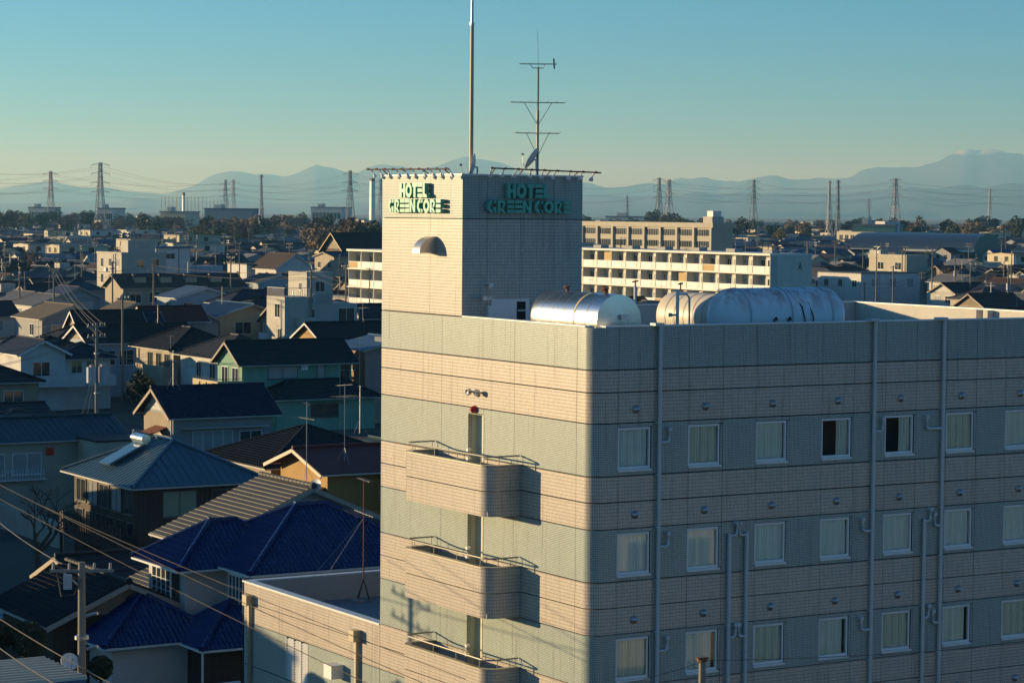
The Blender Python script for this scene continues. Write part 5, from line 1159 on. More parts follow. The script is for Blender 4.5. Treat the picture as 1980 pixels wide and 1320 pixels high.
# the farther town as one mass
fm = [mat('far wall white', (.58, .55, .46), .8, .2, .05), mat('far wall cream', (.50, .45, .33), .8, .2, .05), mat('far wall grey', (.30, .31, .31), .8, .2, .05), mat('far roof dark', (.04, .04, .044), .7, .3, .1, spec=.2), mat('far roof grey', (.10, .10, .105), .7, .3, .1, spec=.2), mat('far roof brown', (.12, .08, .06), .7, .3, .1, spec=.2), mat('far roof blue', (.05, .08, .14), .7, .3, .1, spec=.2), mat('far roof pale', (.22, .22, .22), .7, .3, .1, spec=.2)]
def far_town():
    mb = MB(); mi = []; cells = []
    for D0, D1, st in ((480, 1100, 12.5), (1100, 2200, 15.5), (2200, 3800, 24)):
        R = D1 * 1.25
        for gx in np.arange(0, R, st):
            for gy_ in np.arange(0, R, st):
                x, y = gx + rnd.uniform(-2.5, 2.5), gy_ + rnd.uniform(-2.5, 2.5); px, py, D = pix((x, y, 5))
                if not (D0 <= D < D1 and -60 < px < 2040) or rnd.random() < .22 + (.18 if D > 2200 else 0): continue
                if D < 700 and overlaps(x - 5, y - 5, 11, 11, .5) or D < 950 and hides(x, y, 9, 8, 7): continue
                cells.append((x, y, D))
    for x, y, D in cells:
        if 620 < D < 1150 and overlaps(x - 5, y - 5, 11, 11, 1): continue
        w, d = rnd.uniform(7, 11), rnd.uniform(6.5, 9.5); h = rnd.choice((3.2, 5.6, 5.8, 6.0, 6.2, 6.4)); rs = rnd.uniform(1.2, 2.1)
        if rnd.random() < .05: h, rs, w, d = rnd.uniform(7, 11), .3, w * 1.7, d * 1.5
        a = rnd.choice((0, 0, .12, -.2, PI / 4, .5)) if D > 900 else rnd.uniform(-.1, .1); ca, sa = math.cos(a), math.sin(a)
        P = lambda u, v, z: (x + u * ca - v * sa, y + u * sa + v * ca, z); wi = rnd.choice((0, 0, 1, 1, 2)); ri = rnd.choice((3, 3, 3, 4, 4, 5, 6, 7))
        i = len(mb.v); mb.v += [P(0, 0, 0), P(w, 0, 0), P(w, d, 0), P(0, d, 0), P(0, 0, h), P(w, 0, h), P(w, d, h), P(0, d, h)]
        mb.f += [(i, i + 1, i + 5, i + 4), (i + 1, i + 2, i + 6, i + 5), (i + 2, i + 3, i + 7, i + 6), (i + 3, i, i + 4, i + 7)]; mi += [wi] * 4
        j = len(mb.v); o = .5; hk = h - .25
        if rnd.random() < .6:
            mb.v += [P(-o, -o, hk), P(w + o, -o, hk), P(w + o, d + o, hk), P(-o, d + o, hk), P(-o, d / 2, h + rs), P(w + o, d / 2, h + rs), P(0, d / 2, h + rs - .1), P(w, d / 2, h + rs - .1)]
            mb.f += [(j, j + 1, j + 5, j + 4), (j + 2, j + 3, j + 4, j + 5), (i + 4, j + 6, i + 7), (i + 5, i + 6, j + 7)]; mi += [ri, ri, wi, wi]
        else:
            mb.v += [P(-o, -o, hk), P(w + o, -o, hk), P(w + o, d + o, hk), P(-o, d + o, hk), P(w / 2, -o, h + rs), P(w / 2, d + o, h + rs), P(w / 2, 0, h + rs - .1), P(w / 2, d, h + rs - .1)]
            mb.f += [(j + 3, j, j + 4, j + 5), (j + 1, j + 2, j + 5, j + 4), (i + 4, i + 5, j + 6), (i + 6, i + 7, j + 7)]; mi += [ri, ri, wi, wi]
        if h > 5 and D < 1700:     # openings
            for u in (.2, .6):
                k = len(mb.v); mb.v += [P(-.04, d * u, h - 2.2), P(-.04, d * u + 1.7, h - 2.2), P(-.04, d * u + 1.7, h - .8), P(-.04, d * u, h - .8)]; mb.f.append((k, k + 1, k + 2, k + 3)); mi.append(3)
                k = len(mb.v); mb.v += [P(w * u, -.04, h - 2.2), P(w * u + 1.7, -.04, h - 2.2), P(w * u + 1.7, -.04, h - .8), P(w * u, -.04, h - .8)]; mb.f.append((k, k + 1, k + 2, k + 3)); mi.append(3)
    o = mb.build('distant_houses', fm[0])
    for m in fm[1:]: o.data.materials.append(m)
    o.data.polygons.foreach_set('material_index', mi); tag(o, 'sea of small far houses spreading to the horizon', 'houses'); stuff(o)
far_town()
# bigger buildings near the horizon
for nm, lab, px0, px1, pt, D, wl, rm_ in (
    ('far_factory', 'pale factory with white block under the left mountains', 598, 664, 391, 2300, 'far factory', 7), ('far_shed', 'long blue grey shed behind the bare wood', 390, 491, 394, 2000, 'far blue shed', 6),
    ('far_school', 'cream far school block left of the blue grey shed', 307, 361, 400, 1750, 'far cream school', 7), ('far_office', 'small pale office block near the left pylons', 186, 220, 393, 2100, 'far office', 4),
    ('far_works', 'low pale works building at the far left horizon', 52, 98, 391, 2400, 'far works', 4), ('far_warehouse', 'long low warehouse with a bright white roof right of the tower', 1168, 1296, 409, 2300, 'far warehouse', 7),
    ('far_green_hall', 'low green hall on the right before the tree line', 1650, 1730, 426, 1250, 'far green', 7), ('far_mill', 'pale mill block beside the right pylon', 1672, 1694, 417, 1900, 'far mill', 7),
    ('far_plain_hall', 'pale flat hall at the right hand horizon', 1880, 1930, 416, 2600, 'far plain', 7)):
    p = far((px0 + px1) / 2, pt + 11, D); wd = (px1 - px0) / F_PX * D; col_ = {'far blue shed': (.12, .18, .24), 'far green': (.14, .26, .20), 'far cream school': (.50, .45, .33)}.get(wl, (.52, .52, .48))
    t = thing(nm, lab, 'building', (p.x, p.y, 0), YAW - PI / 2 - .35); MB().box(-wd * .5, wd * .5, 0, 22, 0, p.z).build('wall', mat('wall ' + wl, col_, .8, .12, .05), t)
    MB().box(-wd * .5 - .5, wd * .5 + .5, -.5, 22.5, p.z + .01, p.z + 1.0).build('roof', fm[rm_], t); MB().box(-wd * .35, -wd * .2, 5, 12, p.z + 1.01, p.z + 4).build('rooftop_block', fm[0], t)
    if nm != 'far_shed':
        for k in range(8): MB().box(-wd * .45 + k * wd * .115, -wd * .45 + k * wd * .115 + wd * .09, -.1, -.003, p.z * .55, p.z * .8).build('window', M_WIN, t)
def stack(label, px, pt, D, w):
    p = far(px, pt, D); t = thing('chimney_stack', label, 'chimney', (p.x, p.y, 0)); h = p.z
    MB().prism([(-w / 2, -w / 2), (w / 2, -w / 2), (w / 2, w / 2), (-w / 2, w / 2)], lambda a, b, q: (a * (1 - .12 * q / h), b * (1 - .12 * q / h), q), 0, h - 3).build('shaft', M_WHITE, t)
    MB().box(-w * .42, w * .42, -w * .42, w * .42, h - 2.99, h).build('cap', M_BLACK, t)
stack('white square chimney stack left of the hotel tower', 720, 345, 2600, 5.0); stack('thin pale chimney by the driving range nets', 355, 372, 2500, 2.6)
dr_ = thing('driving_range_net', 'row of thin poles with golf netting on the horizon', 'net', (0, 0, 0))
pts_ = [far(312 + k * 7.2, 380 + (8 if k > 12 else 0) * (k - 12) / 6, 2150 + k * 12) for k in range(19)]
for q in pts_: MB().cyl((q.x, q.y, 0), (q.x, q.y, q.z), .35, .22, 6).build('pole', M_BRAIL, dr_)

# ------------------------------------------------------------------ pylons and their lines
def pylon_mesh(h, slim=1.0):
    mb = MB(); lv = [0, .22, .40, .54, .66, .76, .86, .94, 1.0]; wd = lambda t: (.15 * (1 - t) ** 1.6 + .034) * h * slim; b = max(.26, h * .007)
    C = lambda t, k: Vector(((1, 1, -1, -1)[k] * wd(t) / 2, (1, -1, -1, 1)[k] * wd(t) / 2, t * h))
    for a, c in zip(lv, lv[1:]):
        for k in range(4):
            l = (k + 1) % 4; mb.bar(C(a, k), C(c, k), b); mb.bar(C(a, k), C(c, l), b * .6); mb.bar(C(a, l), C(c, k), b * .6); mb.bar(C(c, k), C(c, l), b * .6)
    return mb
def arm_mesh(h, t, reach):
    mb = MB(); b = max(.2, h * .004); z = t * h
    for s in (-1, 1):
        tip = Vector((s * reach, 0, z))
        for y in (-.4, .4): mb.bar((0, y, z), tip, b); mb.bar((0, y, z + h * .035), tip, b)
        mb.cyl(tip, tip + Vector((0, 0, -h * .03)), b * .7, n=5)
    return mb
PYL = {}
M_PYL = mat('galvanised pylon steel', (.30, .31, .31), .6, .1); M_PYR = mat('red and white pylon paint', (.52, .42, .38), .6, .1, stripes=(2, 14.0, .5, .55)); M_PYW = mat('pale pylon paint', (.62, .60, .54), .6, .1)
TOPS = {}
for px, pt, D, slim, m, arms, lab in (
    (98, 331, 1960, 1.0, M_PYR, (.72, .84, .95), 'faded red lattice pylon farthest left'), (194, 315, 1585, 1.0, M_PYL, (.62, .74, .86, .97), 'tall grey lattice pylon with drooping arms at left'),
    (436, 348, 2430, 1.0, M_PYL, (.66, .78, .90), 'grey pylon behind the pale one over the blue shed'), (451, 347, 2350, .9, M_PYW, (.70, .82, .94), 'pale pylon over the blue grey shed'),
    (505, 338, 1363, .55, M_PYW, (.97,), 'slender pale lattice mast left of centre'), (677, 330, 1809, .95, M_PYL, (.70, .82, .95), 'grey pylon over the bare wood beside the chimney'),
    (736, 346, 2350, .9, M_PYL, (.70, .82, .94), 'dim pylon just left of the hotel tower'), (1275, 344, 2045, .95, M_PYL, (.66, .76, .86, .96), 'dark pylon above the school, left of a pair'),
    (1294, 347, 2138, 1.2, M_PYR, (.74, .95), 'faded pylon above the school, right of a pair'), (1458, 348, 2100, .9, M_PYL, (.66, .76, .86, .96), 'grey pylon standing alone right of the school'),
    (1604, 350, 1450, .6, M_PYW, (.97,), 'slender pale lattice mast right of centre'), (1621, 350, 1460, .5, M_PYL, (.90, .98), 'dark communication mast beside the pale mast'),
    (1680, 385, 3300, .7, M_PYL, (.7, .8, .9), 'small far pylon behind the green hall'), (1732, 345, 1960, 1.1, M_PYR, (.74, .86, .97), 'pylon with striped top above the gymnasium'),
    (1914, 365, 2600, .8, M_PYW, (.75, .95), 'thin pale pylon near the right edge'), (1213, 378, 3000, .7, M_PYL, (.7, .8, .9), 'tiny far pylon right of the hotel tower')):
    p = far(px, pt, D); h = p.z; t = thing('pylon', lab, 'pylon', (p.x, p.y, 0), YAW - PI / 2 + .5)
    stuff(pylon_mesh(h, slim).build('lattice', m, t))
    for a in arms: arm_mesh(h, a, h * (.125 if slim > .65 else .04)).build('arm', m, t)
    TOPS[px] = p
def sag(a, b, s, n=14): return [Vector(a).lerp(Vector(b), k / n) - Vector((0, 0, s * 4 * (k / n) * (1 - k / n))) for k in range(n + 1)]
SPAN = {98: 'far left', 436: 'the blue shed', 677: 'the bare wood', 1275: 'the school', 1458: 'the middle right', 1732: 'the gymnasium', 194: 'left beside the red one', 451: 'the shed, the pale one', 1294: 'the school, the faded one', 1914: 'the right edge'}
SPAN.update({(-260, 325, 1850): 'the left outside', (1000, 345, 1900): 'the tower back', (-200, 300, 1300): 'the left outside, nearer'})
def pyl_line(pxs):
    for a, b in zip(pxs, pxs[1:]):
        A = TOPS[a] if a in TOPS else far(*a); B = TOPS[b] if b in TOPS else far(*b)
        for f_ in (.97, .86, .74):
            for s in (-1, 1):
                o_ = _r0 * (s * 4.0); tag(MB().tube(sag(Vector((A.x, A.y, A.z * f_ - 1.5)) + o_, Vector((B.x, B.y, B.z * f_ - 1.5)) + o_, 6, 10), .05, 3).build('power_line', M_WIRE), 'high voltage line sagging from the pylon at ' + SPAN[a], 'power line', 'high voltage lines ' + SPAN[a])
pyl_line([(-260, 325, 1850), 98, 436, 677, (1000, 345, 1900), 1275, 1458, 1732, (2200, 350, 2100)]); pyl_line([(-200, 300, 1300), 194, 451, 736]); pyl_line([1294, 1732, 1914, (2200, 372, 2500)])

# ------------------------------------------------------------------ utility poles
M_PORC = mat('white porcelain', (.36, .35, .32), .3, .05); M_TRF = mat('transformer grey', (.36, .40, .44), .5, .1)
def upole(label, x, y, h, arms=2, trf=0, az=0.3, group=None, full=True):
    t = thing('utility_pole', label, 'utility pole', (x, y, 0), az, group)
    MB().cyl((0, 0, 0), (0, 0, h), .17, .10, 12).build('pole', M_POLE, t, smooth=True)
    for k in range(arms):
        z = h - .25 - k * .75; a = MB().bar((-.9, 0, z), (.9, 0, z), .08).build('crossarm', M_AER, t)
        for u in (-.8, -.35, .35, .8): MB().cyl((u, 0, z + .045), (u, 0, z + .22), .045, .035, 7).build('insulator', M_PORC, a)
        MB().bar((-.5, 0, z - .04), (0, 0, z - .5), .04).build('brace', M_STEEL, a)
    for k in range(trf):
        s = -1 if k % 2 else 1; c = MB().cyl((s * .52, 0, h - 4.2), (s * .52, 0, h - 3.1), .34, n=14).build('transformer', M_TRF, t, smooth=True); MB().box(s * .52 - .12, s * .52 + .12, -.12, .12, h - 3.1, h - 2.95).build('bushing', M_PORC, c)
    if full:
        for z in (h - 2.2, h - 5.0): MB().cyl((0, 0, z), (0, 0, z + .1), .20, n=12).build('clamp', M_STEEL, t)
    return t
p1 = far(158, 1086, 69.0)
pl = upole('concrete utility pole with crossarm in the lower left foreground', p1.x, p1.y, p1.z, 1, 0, YAW - PI / 2 + .1)
MB().tube([(-.7, 0, -.3 + p1.z), (-.55, -.2, p1.z - .95), (-.2, -.22, p1.z - .9), (0, -.2, p1.z - .45)], .02).build('jumper_cable', M_WIRE, pl); MB().box(-.5, -.28, -.2, .05, p1.z - .75, p1.z - .35).build('switch_box', M_TRF, pl)
for z in (1.55, 2.5): MB().tube([(.1, 0, p1.z - z), (.35, -.05, p1.z - z + .08), (.45, -.1, p1.z - z + .1)], .05).build('bracket', M_STEEL, pl)
dish('white satellite dish fixed to the foreground utility pole', Vector((p1.x, p1.y, p1.z - 3.1)) + _r0 * -.34 - _v * .1, .26, YAW + PI + .5, .55, h=.25)
upole('utility pole with one transformer beyond the left picture edge', 22.4, 80.5, 10.4, 2, 1, .35)
p2 = at(187, 624, 12.0); upole('utility pole carrying two grey transformers between the shaded houses', p2.x, p2.y, 12, 2, 2, .4)
for px, pt, z, a, tr, lab in ((104, 520, 12, 2, 0, 'utility pole rising above the beige slate roof at left'), (297, 512, 12, 2, 0, 'utility pole in front of the dormer hall'), (602, 523, 12.3, 2, 1, 'dark utility pole before the white terrace house'), (669, 512, 12, 1, 0, 'utility pole before the left apartment block'),
    (237, 742 - 170, 11, 1, 0, 'thin pole beside the dormer hall trees'), (463, 470, 13, 2, 0, 'utility pole near the brown gabled house'), (1847, 494, 12, 3, 1, 'tall utility pole with many arms before the gymnasium'), (1877, 500, 12, 2, 0, 'utility pole right of the many armed pole'), (1950, 512, 12, 3, 1, 'utility pole with transformer near the right edge'),
    (1783, 526, 11.5, 2, 0, 'utility pole at the corner of the white flat building'), (1672, 545, 10.5, 2, 0, 'utility pole with curling wires before the white flat building'), (1468, 523, 11, 1, 0, 'utility pole before the apartment end wall'), (1134, 520, 11, 1, 0, 'thin pole just right of the hotel tower'), (1560, 470, 13, 2, 0, 'utility pole beyond the apartment block'), (560, 470, 13, 2, 0, 'utility pole above the town near the brown wood')):
    p = at(px, pt, z); upole(lab, p.x, p.y, z, a, tr, rnd.uniform(0, 1.2), full=False)
p8 = far(1358, 1278, 60.0); pr8 = thing('street_pole', 'short metal pole with rusty cap before the hotel windows', 'pole', (p8.x, p8.y, 0)); MB().cyl((0, 0, 0), (0, 0, p8.z), .10, .085, 14).build('pole', M_POLE, pr8, smooth=True)
MB().cyl((0, 0, p8.z), (0, 0, p8.z + .06), .13, n=10).box(-.16, .16, -.05, .05, p8.z + .06, p8.z + .1).build('cap', M_RUST, pr8)
up0 = upole('utility pole standing among the distant town roofs', 0, 0, 11.5, 2, 0, .2, 'utility poles of the town', False); kids(up0); first = True; npole = 0
for k in range(600):
    D = rnd.uniform(330, 1100); px = rnd.choice((rnd.uniform(0, 740), rnd.uniform(1130, 1980))); q = far(px, 412, D)
    if overlaps(q.x, q.y, .4, .4, .4) or (px > 1100 and D < 400): continue
    t = up0 if first else copy_tree(up0); first = False; t.location = (q.x, q.y, 0); t.rotation_euler = (0, 0, rnd.uniform(0, 3)); t.scale = (1, 1, rnd.uniform(.9, 1.2)); npole += 1; t['label'] = 'utility pole among the town roofs ' + where(q.x, q.y)
    if npole > 110: break
# ------------------------------------------------------------------ roof aerials
def aerial(label, x, y, z, hm=2.4, az=.6, group=None):
    t = thing('tv_aerial', label, 'aerial', (x, y, z), az, group); MB().cyl((0, 0, 0), (0, 0, hm), .02, n=6).build('mast', M_STEEL, t)
    yagi(t, hm - .1, 1.1, 9, .3, 0, M_AER); yagi(t, hm - .75, 1.5, 6, 1.2, .25, M_AER)
    for a in (.3, 2.4, 4.5): MB().bar((0, 0, .9), (.55 * math.cos(a), .55 * math.sin(a), -.1), .012).build('stay', M_STEEL, t)
    return t
for o_, lx, ly, lz, hm, lab in ((gh, 10.4, -3.2, 3.2, 5.2, 'tall aerial standing before the mint green house'), (gh, 8.0, -3.9, .0, 6.2, 'pale mast in front of the mint green house'), (lg, 1.0, 2.4, 7.7, 2.6, 'aerial on the lit gable roof'), (og, 1.6, 1.0, 5.4, 4.6, 'slim aerial above the ochre house'), (sh, 4.9, .2, 7.8, 3.8, 'slim aerial above the striped roof'),
    (hh, -.5, -.6, 3.4, 4.0, 'aerial on the balcony of the beige hip roofed house'), (wf, 2.2, 1.0, 6.8, 2.2, 'aerial on the white front gable house'), (wf, -3, -2, 3.0, 4.6, 'aerial before the white front gable house'), (dl, 9, 3, 7.4, 2.2, 'aerial on the long dark roof'), (yh, 3, 6, 7.2, 2.4, 'aerial on the pale yellow house'), (og2, 7, 3, 6.6, 2.6, 'aerial on the low ochre house'), (tl, 7.6, 3, 6, 3, 'aerial on the big black tiled roof'), (dm, 6, 4, 7, 3, 'aerial on the dormer hall'), (wm, 6, 5, 12.4, 1.6, 'aerial on the white terrace house')):
    v_ = o_.location; aerial(lab, v_.x + lx, v_.y + ly, v_.z + lz, hm, rnd.uniform(0, 1.4))
a0 = aerial('television aerial on a distant town roof', 0, 0, 7, 2.6, 0, 'aerials on the town roofs'); kids(a0); first = True
rnd.shuffle(TALL)
for x, y, w, d, h in TALL[:130]:
    t = a0 if first else copy_tree(a0); first = False; t['label'] = 'television aerial on a town roof ' + where(x, y); t.location = (x + w * .5, y + d * .5, h - .25); t.rotation_euler = (0, 0, rnd.uniform(0, 3)); t.scale = (1, 1, rnd.uniform(.8, 1.4))

# ------------------------------------------------------------------ wires over the foreground and the lanes
def wire(label, a, b, s=.15, r=.013, grp=None, n=16): return tag(MB().tube(sag(a, b, s, n), r, 5).build('overhead_wire', M_WIRE2, None, smooth=True), label, 'wire', grp)
M_WIRE2 = mat('weathered cable', (.13, .105, .07), .45, .1)
for i, (a, b, lab) in enumerate((((-60, 932, 76), (820, 1372, 60), 'upper of three parallel wires crossing the foreground pole'), ((-10, 932, 78), (830, 1325, 62), 'middle wire running from the left edge towards the hotel wing'), ((60, 968, 80), (900, 1312, 63), 'highest foreground wire passing before the blue roofed house'),
    ((-40, 1170, 66), (330, 1378, 58), 'thick lower wire in the bottom left corner'), ((-40, 1222, 64), (180, 1360, 57), 'lowest wire in the bottom left corner'), ((-30, 985, 90), (120, 1090, 70), 'short wire reaching the foreground pole crossarm'))):
    wire(lab, far(*a), far(*b), .12, .011 if i < 3 else .016)
wire('thin wire from the rusty pole across the hotel windows to the right', far(1358, 1276, 60), far(2010, 1240, 64), .1, .008); wire('thin wire from the rusty pole towards the left across the hotel corner', far(1358, 1278, 60), far(1080, 1345, 58), .1, .008)
def drop(label, P0, h0, o_, lx, ly, lz, n=3):
    for k in range(n): wire(label, P0 + Vector((0, 0, h0 - k * .45)), Vector(o_.location) + Vector((lx + k * .5, ly, lz)), .5, .014, 'service wires over the houses', 10)
PL = {n_: at(*n_) for n_ in ((187, 624, 12.0), (104, 520, 12), (297, 512, 12), (602, 523, 12.3), (669, 512, 12), (463, 470, 13))}
def run(label, a, b, grp):
    A, B = [PL[q] if q in PL else far(*q) for q in (a, b)]
    for k in range(4): wire(label, A + Vector((.5 * (k % 2), 0, -.1 - .75 * (k // 2))), B + Vector((.5 * (k % 2), 0, -.1 - .75 * (k // 2))), .6, .016, grp, 10)
run('overhead wire from the transformer pole to the left edge', (187, 624, 12.0), (-200, 700, 140), 'wires left of the transformer pole'); run('overhead wire between the transformer pole and the slate roof pole', (187, 624, 12.0), (104, 520, 12), 'wires from the transformer pole')
run('overhead wire between the dormer hall pole and the terrace house pole', (297, 512, 12), (602, 523, 12.3), 'wires before the dormer hall'); run('overhead wire between the terrace house pole and the apartment pole', (602, 523, 12.3), (669, 512, 12), 'wires before the apartments'); run('overhead wire from the terrace house pole towards the hotel', (602, 523, 12.3), (900, 600, 240), 'wires behind the hotel')
run('overhead wire from the slate roof pole to the left edge', (104, 520, 12), (-120, 560, 280), 'wires at the left edge'); run('overhead wire between the slate roof pole and the dormer hall pole', (104, 520, 12), (297, 512, 12), 'wires over the left roofs')
T2 = PL[(187, 624, 12.0)]
for o_, lx, ly, lz, nm in ((hh, 0, 2, 6, 'beige hip roofed house'), (lg, .5, 2, 6, 'lit gable house'), (ch, 14, 1, 5, 'cream siding house'), (gh, 0, 2, 6, 'mint green house'), (wf, 8, 1, 5, 'white front gable house')): drop('service wire from the transformer pole to the ' + nm, T2, -2.0, o_, lx, ly, lz, 2)
RP = [at(*n_) for n_ in ((1672, 545, 10.5), (1783, 526, 11.5), (1847, 494, 12), (1877, 500, 12), (1950, 512, 12))]
for A, B in zip(RP, RP[1:] + [far(2150, 530, 380)]):
    for k in range(3): wire('overhead wire between the poles right of the apartments', A + Vector((0, 0, -.2 - .6 * k)), B + Vector((0, 0, -.2 - .6 * k)), .7, .022, 'wires right of the apartments', 10)

# ------------------------------------------------------------------ trees
def leaf_mat(n, c): return mat('leaves ' + n, c, .8, .35, .8, rand=.4)
M_BARK = mat('grey brown bark', (.085, .065, .05), .9, .3, 4)
def bare_mesh(h, seed, spread=.9, lv=5, rmin=.035):
    r_ = random.Random(seed); trunk = MB(); tw = MB()
    def grow(p, d, ln, r, k):
        r = max(r, rmin); q = p + d * ln; mb = trunk if k < 2 else tw; n = 6 if k < 2 else 3
        m = p.lerp(q, .5) + Vector((r_.uniform(-1, 1), r_.uniform(-1, 1), 0)) * ln * .06; mb.cyl(p, m, r, r * .85, n, False); mb.cyl(m, q, r * .85, r * .65, n, False)
        if k >= lv: return
        for _ in range(r_.choice((2, 3, 3))):
            nd = (d + Vector((r_.uniform(-1, 1), r_.uniform(-1, 1), r_.uniform(-.35, .7))) * spread).normalized(); grow(q if r_.random() < .7 else p.lerp(q, .7), nd, ln * r_.uniform(.6, .82), r * .62, k + 1)
    grow(Vector((0, 0, 0)), Vector((r_.uniform(-.1, .1), r_.uniform(-.1, .1), 1)).normalized(), h * .27, h * .028, 0)
    return trunk.mesh('trunk', M_BARK), tw.mesh('crown', M_BARK)
def leafy_mesh(h, rad, seed, m, n=700, sz=.45, conic=False, zb=.25):
    r_ = random.Random(seed); mb = MB(); cl = [(Vector((r_.uniform(-1, 1), r_.uniform(-1, 1), r_.uniform(-1, 1))), r_.uniform(.35, .6)) for _ in range(9)]
    for _ in range(n):
        c, cr = r_.choice(cl); v = Vector((r_.gauss(0, 1), r_.gauss(0, 1), r_.gauss(0, 1))).normalized() * cr * r_.uniform(.6, 1); v = c * .6 + v
        z = zb * h + (v.z + 1) * .5 * h * (1 - zb); k = (1 - .7 * (v.z + 1) * .5) if conic else 1; p = Vector((v.x * rad * k, v.y * rad * k, z))
        a = Vector((r_.uniform(-1, 1), r_.uniform(-1, 1), r_.uniform(-1, 1))).normalized(); b = a.orthogonal().normalized(); s = sz * r_.uniform(.6, 1.3)
        mb.quad(p - a * s, p - b * s * .6, p + a * s, p + b * s * .6)
    return MB().cyl((0, 0, 0), (0, 0, h * .6), h * .025, h * .012, 7).mesh('trunk', M_BARK), mb.mesh('crown', m)
def plant(name, label, meshes, x, y, s=1.0, rz=0.0, group=None, z=0, cat='tree'):
    t = thing(name, label, cat, (x, y, z), rz, group); t.scale = (s, s, s); put('trunk', meshes[0], t); put('crown', meshes[1], t); return t
LB = leaf_mat('winter brown', (.17, .12, .075)); LG = leaf_mat('evergreen', (.035, .055, .022)); LY = leaf_mat('yellowing', (.15, .13, .03))
B1 = [bare_mesh(9, s) for s in (1, 2, 3)]; EV = [leafy_mesh(9, 3.2, s, LG) for s in (4, 5)]; WB = [leafy_mesh(12, 5, s, LB, 900, .5) for s in (6, 7, 8)]; YL = leafy_mesh(11, 4, 9, LY)
p = at(72, 1050, 2.5); plant('bare_tree', 'gnarled leafless tree before the cream house in shadow', bare_mesh(7.5, 11, 1.1, rmin=.02), p.x, p.y, .95)
for px, py, z, kind, sc_, lab in ((218, 545, 3, 0, 1.05, 'leafless tree before the sunlit concrete block'), (75, 540, 3, 1, 1.35, 'broad leafless tree near the left edge'), (52, 545, 3, 2, 1.2, 'leafless tree behind the broad one at left')):
    p = at(px, py, z); plant('bare_tree', lab, B1[kind], p.x, p.y, sc_ * 1.2, rnd.random() * 6)
for px, py, z, sc_, lab in ((32, 560, 3, 1.0, 'dark evergreen tree at the left edge'), (95, 740, 2, .55, 'dark shrub below the white balcony house'), (275, 770, 2, .5, 'round dark shrub beside the hip roofed house'), (140, 600, 2, .8, 'dark evergreen between the town houses')):
    p = at(px, py, z); plant('evergreen_tree', lab, EV[0], p.x, p.y, sc_, rnd.random() * 6)
nb_ = 0
for k in range(300):
    px, D = rnd.choice((rnd.uniform(0, 735), rnd.uniform(0, 735), rnd.uniform(1580, 1980))), rnd.uniform(270, 800); q = far(px, 412, D)
    if overlaps(q.x - 1, q.y - 1, 2, 2, .3) or hides(q.x - 1.5, q.y - 1.5, 3, 3, 8): continue
    plant('bare_tree', 'leafless garden tree ' + where(q.x, q.y), B1[k % 3], q.x, q.y, rnd.uniform(.7, 1.15), rnd.random() * 6, 'leafless garden trees'); nb_ += 1
    if nb_ > 34: break
def topiary(label, px, py, D, r):
    p = far(px, py, D); r_ = random.Random(int(px)); mb = MB()
    for _ in range(900):
        v = Vector((r_.gauss(0, 1), r_.gauss(0, 1), r_.gauss(0, 1))).normalized() * r * r_.uniform(.85, 1.03); a = Vector((r_.uniform(-1, 1), r_.uniform(-1, 1), r_.uniform(-1, 1))).normalized(); b = a.orthogonal().normalized(); s = .09; v.z += p.z
        mb.quad(v - a * s, v - b * s * .6, v + a * s, v + b * s * .6)
    t = thing('topiary_tree', label, 'shrub', (p.x, p.y, 0)); MB().cyl((0, 0, 0), (0, 0, p.z), .09, .06, 7).build('trunk', M_BARK, t); mb.build('crown', LG, t)
topiary('round clipped shrub left of the foreground pole', 55, 1235, 84, .6); topiary('clipped shrub cut by the lower left edge', 2, 1225, 84, .5); topiary('small clipped shrub behind the foreground pole', 195, 1290, 86, .4)
GT = 'trees along the horizon'
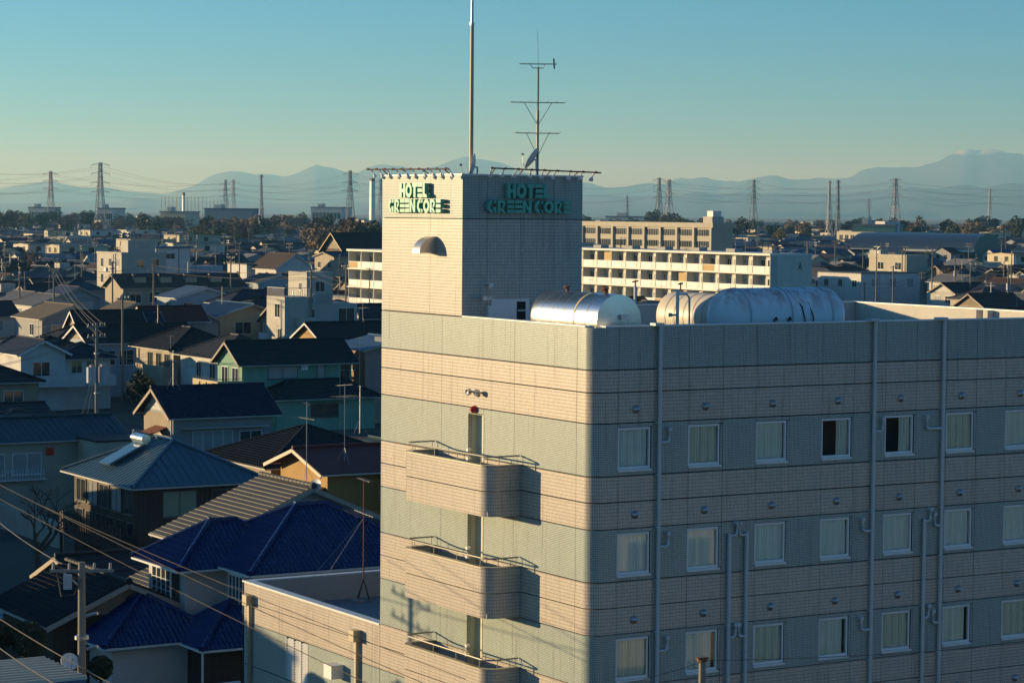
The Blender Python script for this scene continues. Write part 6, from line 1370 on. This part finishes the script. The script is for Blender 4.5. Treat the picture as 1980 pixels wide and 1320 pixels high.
MARK = [(98, 'faded red pylon'), (194, 'tall grey pylon'), (355, 'thin pale chimney'), (443, 'pair of pylons by the shed'), (505, 'slender pale mast'), (677, 'pylon beside the chimney'), (720, 'white square chimney'), (1213, 'tiny far pylon'), (1284, 'pylons above the school'), (1458, 'lone grey pylon'), (1612, 'pale mast right of centre'), (1732, 'striped top pylon'), (1914, 'right edge pylon')]
def by_mark(px):
    m_ = min(MARK, key=lambda q: abs(q[0] - px)); d_ = px - m_[0]; return ('below the ' if abs(d_) < 9 else ('close ' if abs(d_) < 30 else 'well ') + ('right of the ' if d_ > 0 else 'left of the ')) + m_[1]
LBL = {'w': 'brown winter tree in the far woods', 'e': 'dark evergreen in the far woods', 'y': 'yellowish tree in the far woods'}
nt_ = 0
for px0, px1, D0, D1, n, hs in ((-20, 60, 1500, 2300, 20, 21), (60, 300, 1500, 2500, 60, 19), (225, 370, 1400, 2200, 26, 18), (368, 505, 1050, 1450, 44, 17), (490, 640, 1300, 2000, 40, 19), (600, 745, 780, 1050, 46, 20), (1130, 1260, 1600, 2400, 22, 18), (1250, 1300, 1900, 2200, 8, 24), (1290, 1440, 1500, 2100, 34, 19), (1450, 1720, 1500, 2500, 62, 18), (1700, 1880, 1400, 2000, 44, 21), (1880, 2000, 1600, 2400, 24, 20)):
    for k in range(int(n * .66)):
        px, D = rnd.uniform(px0, px1), rnd.uniform(D0, D1); q = far(px, 412, D); kd = rnd.choice('wwwwee' if px < 760 else 'wwweee'); ms = rnd.choice(WB) if kd == 'w' else EV[1]
        if overlaps(q.x, q.y, 2, 2, 1): continue
        plant('wood_tree', LBL[kd].split(' in the')[0] + ' ' + by_mark(px), ms, q.x, q.y, hs * rnd.uniform(.5, .98) / (12 if kd == 'w' else 9), rnd.random() * 6, GT); nt_ += 1
for px, D in ((668, 700), (706, 690), (722, 705), (1512, 1300)): q = far(px, 412, D); plant('wood_tree', LBL['y'], YL, q.x, q.y, 1.2, rnd.random() * 6, 'yellowish trees')
print('fill', nfill, 'low', nlow, 'poles', npole, 'trees', nt_, 'objs', len(bpy.data.objects), 'tris', sum(len(p_.vertices) - 2 for m_ in bpy.data.meshes for p_ in m_.polygons))
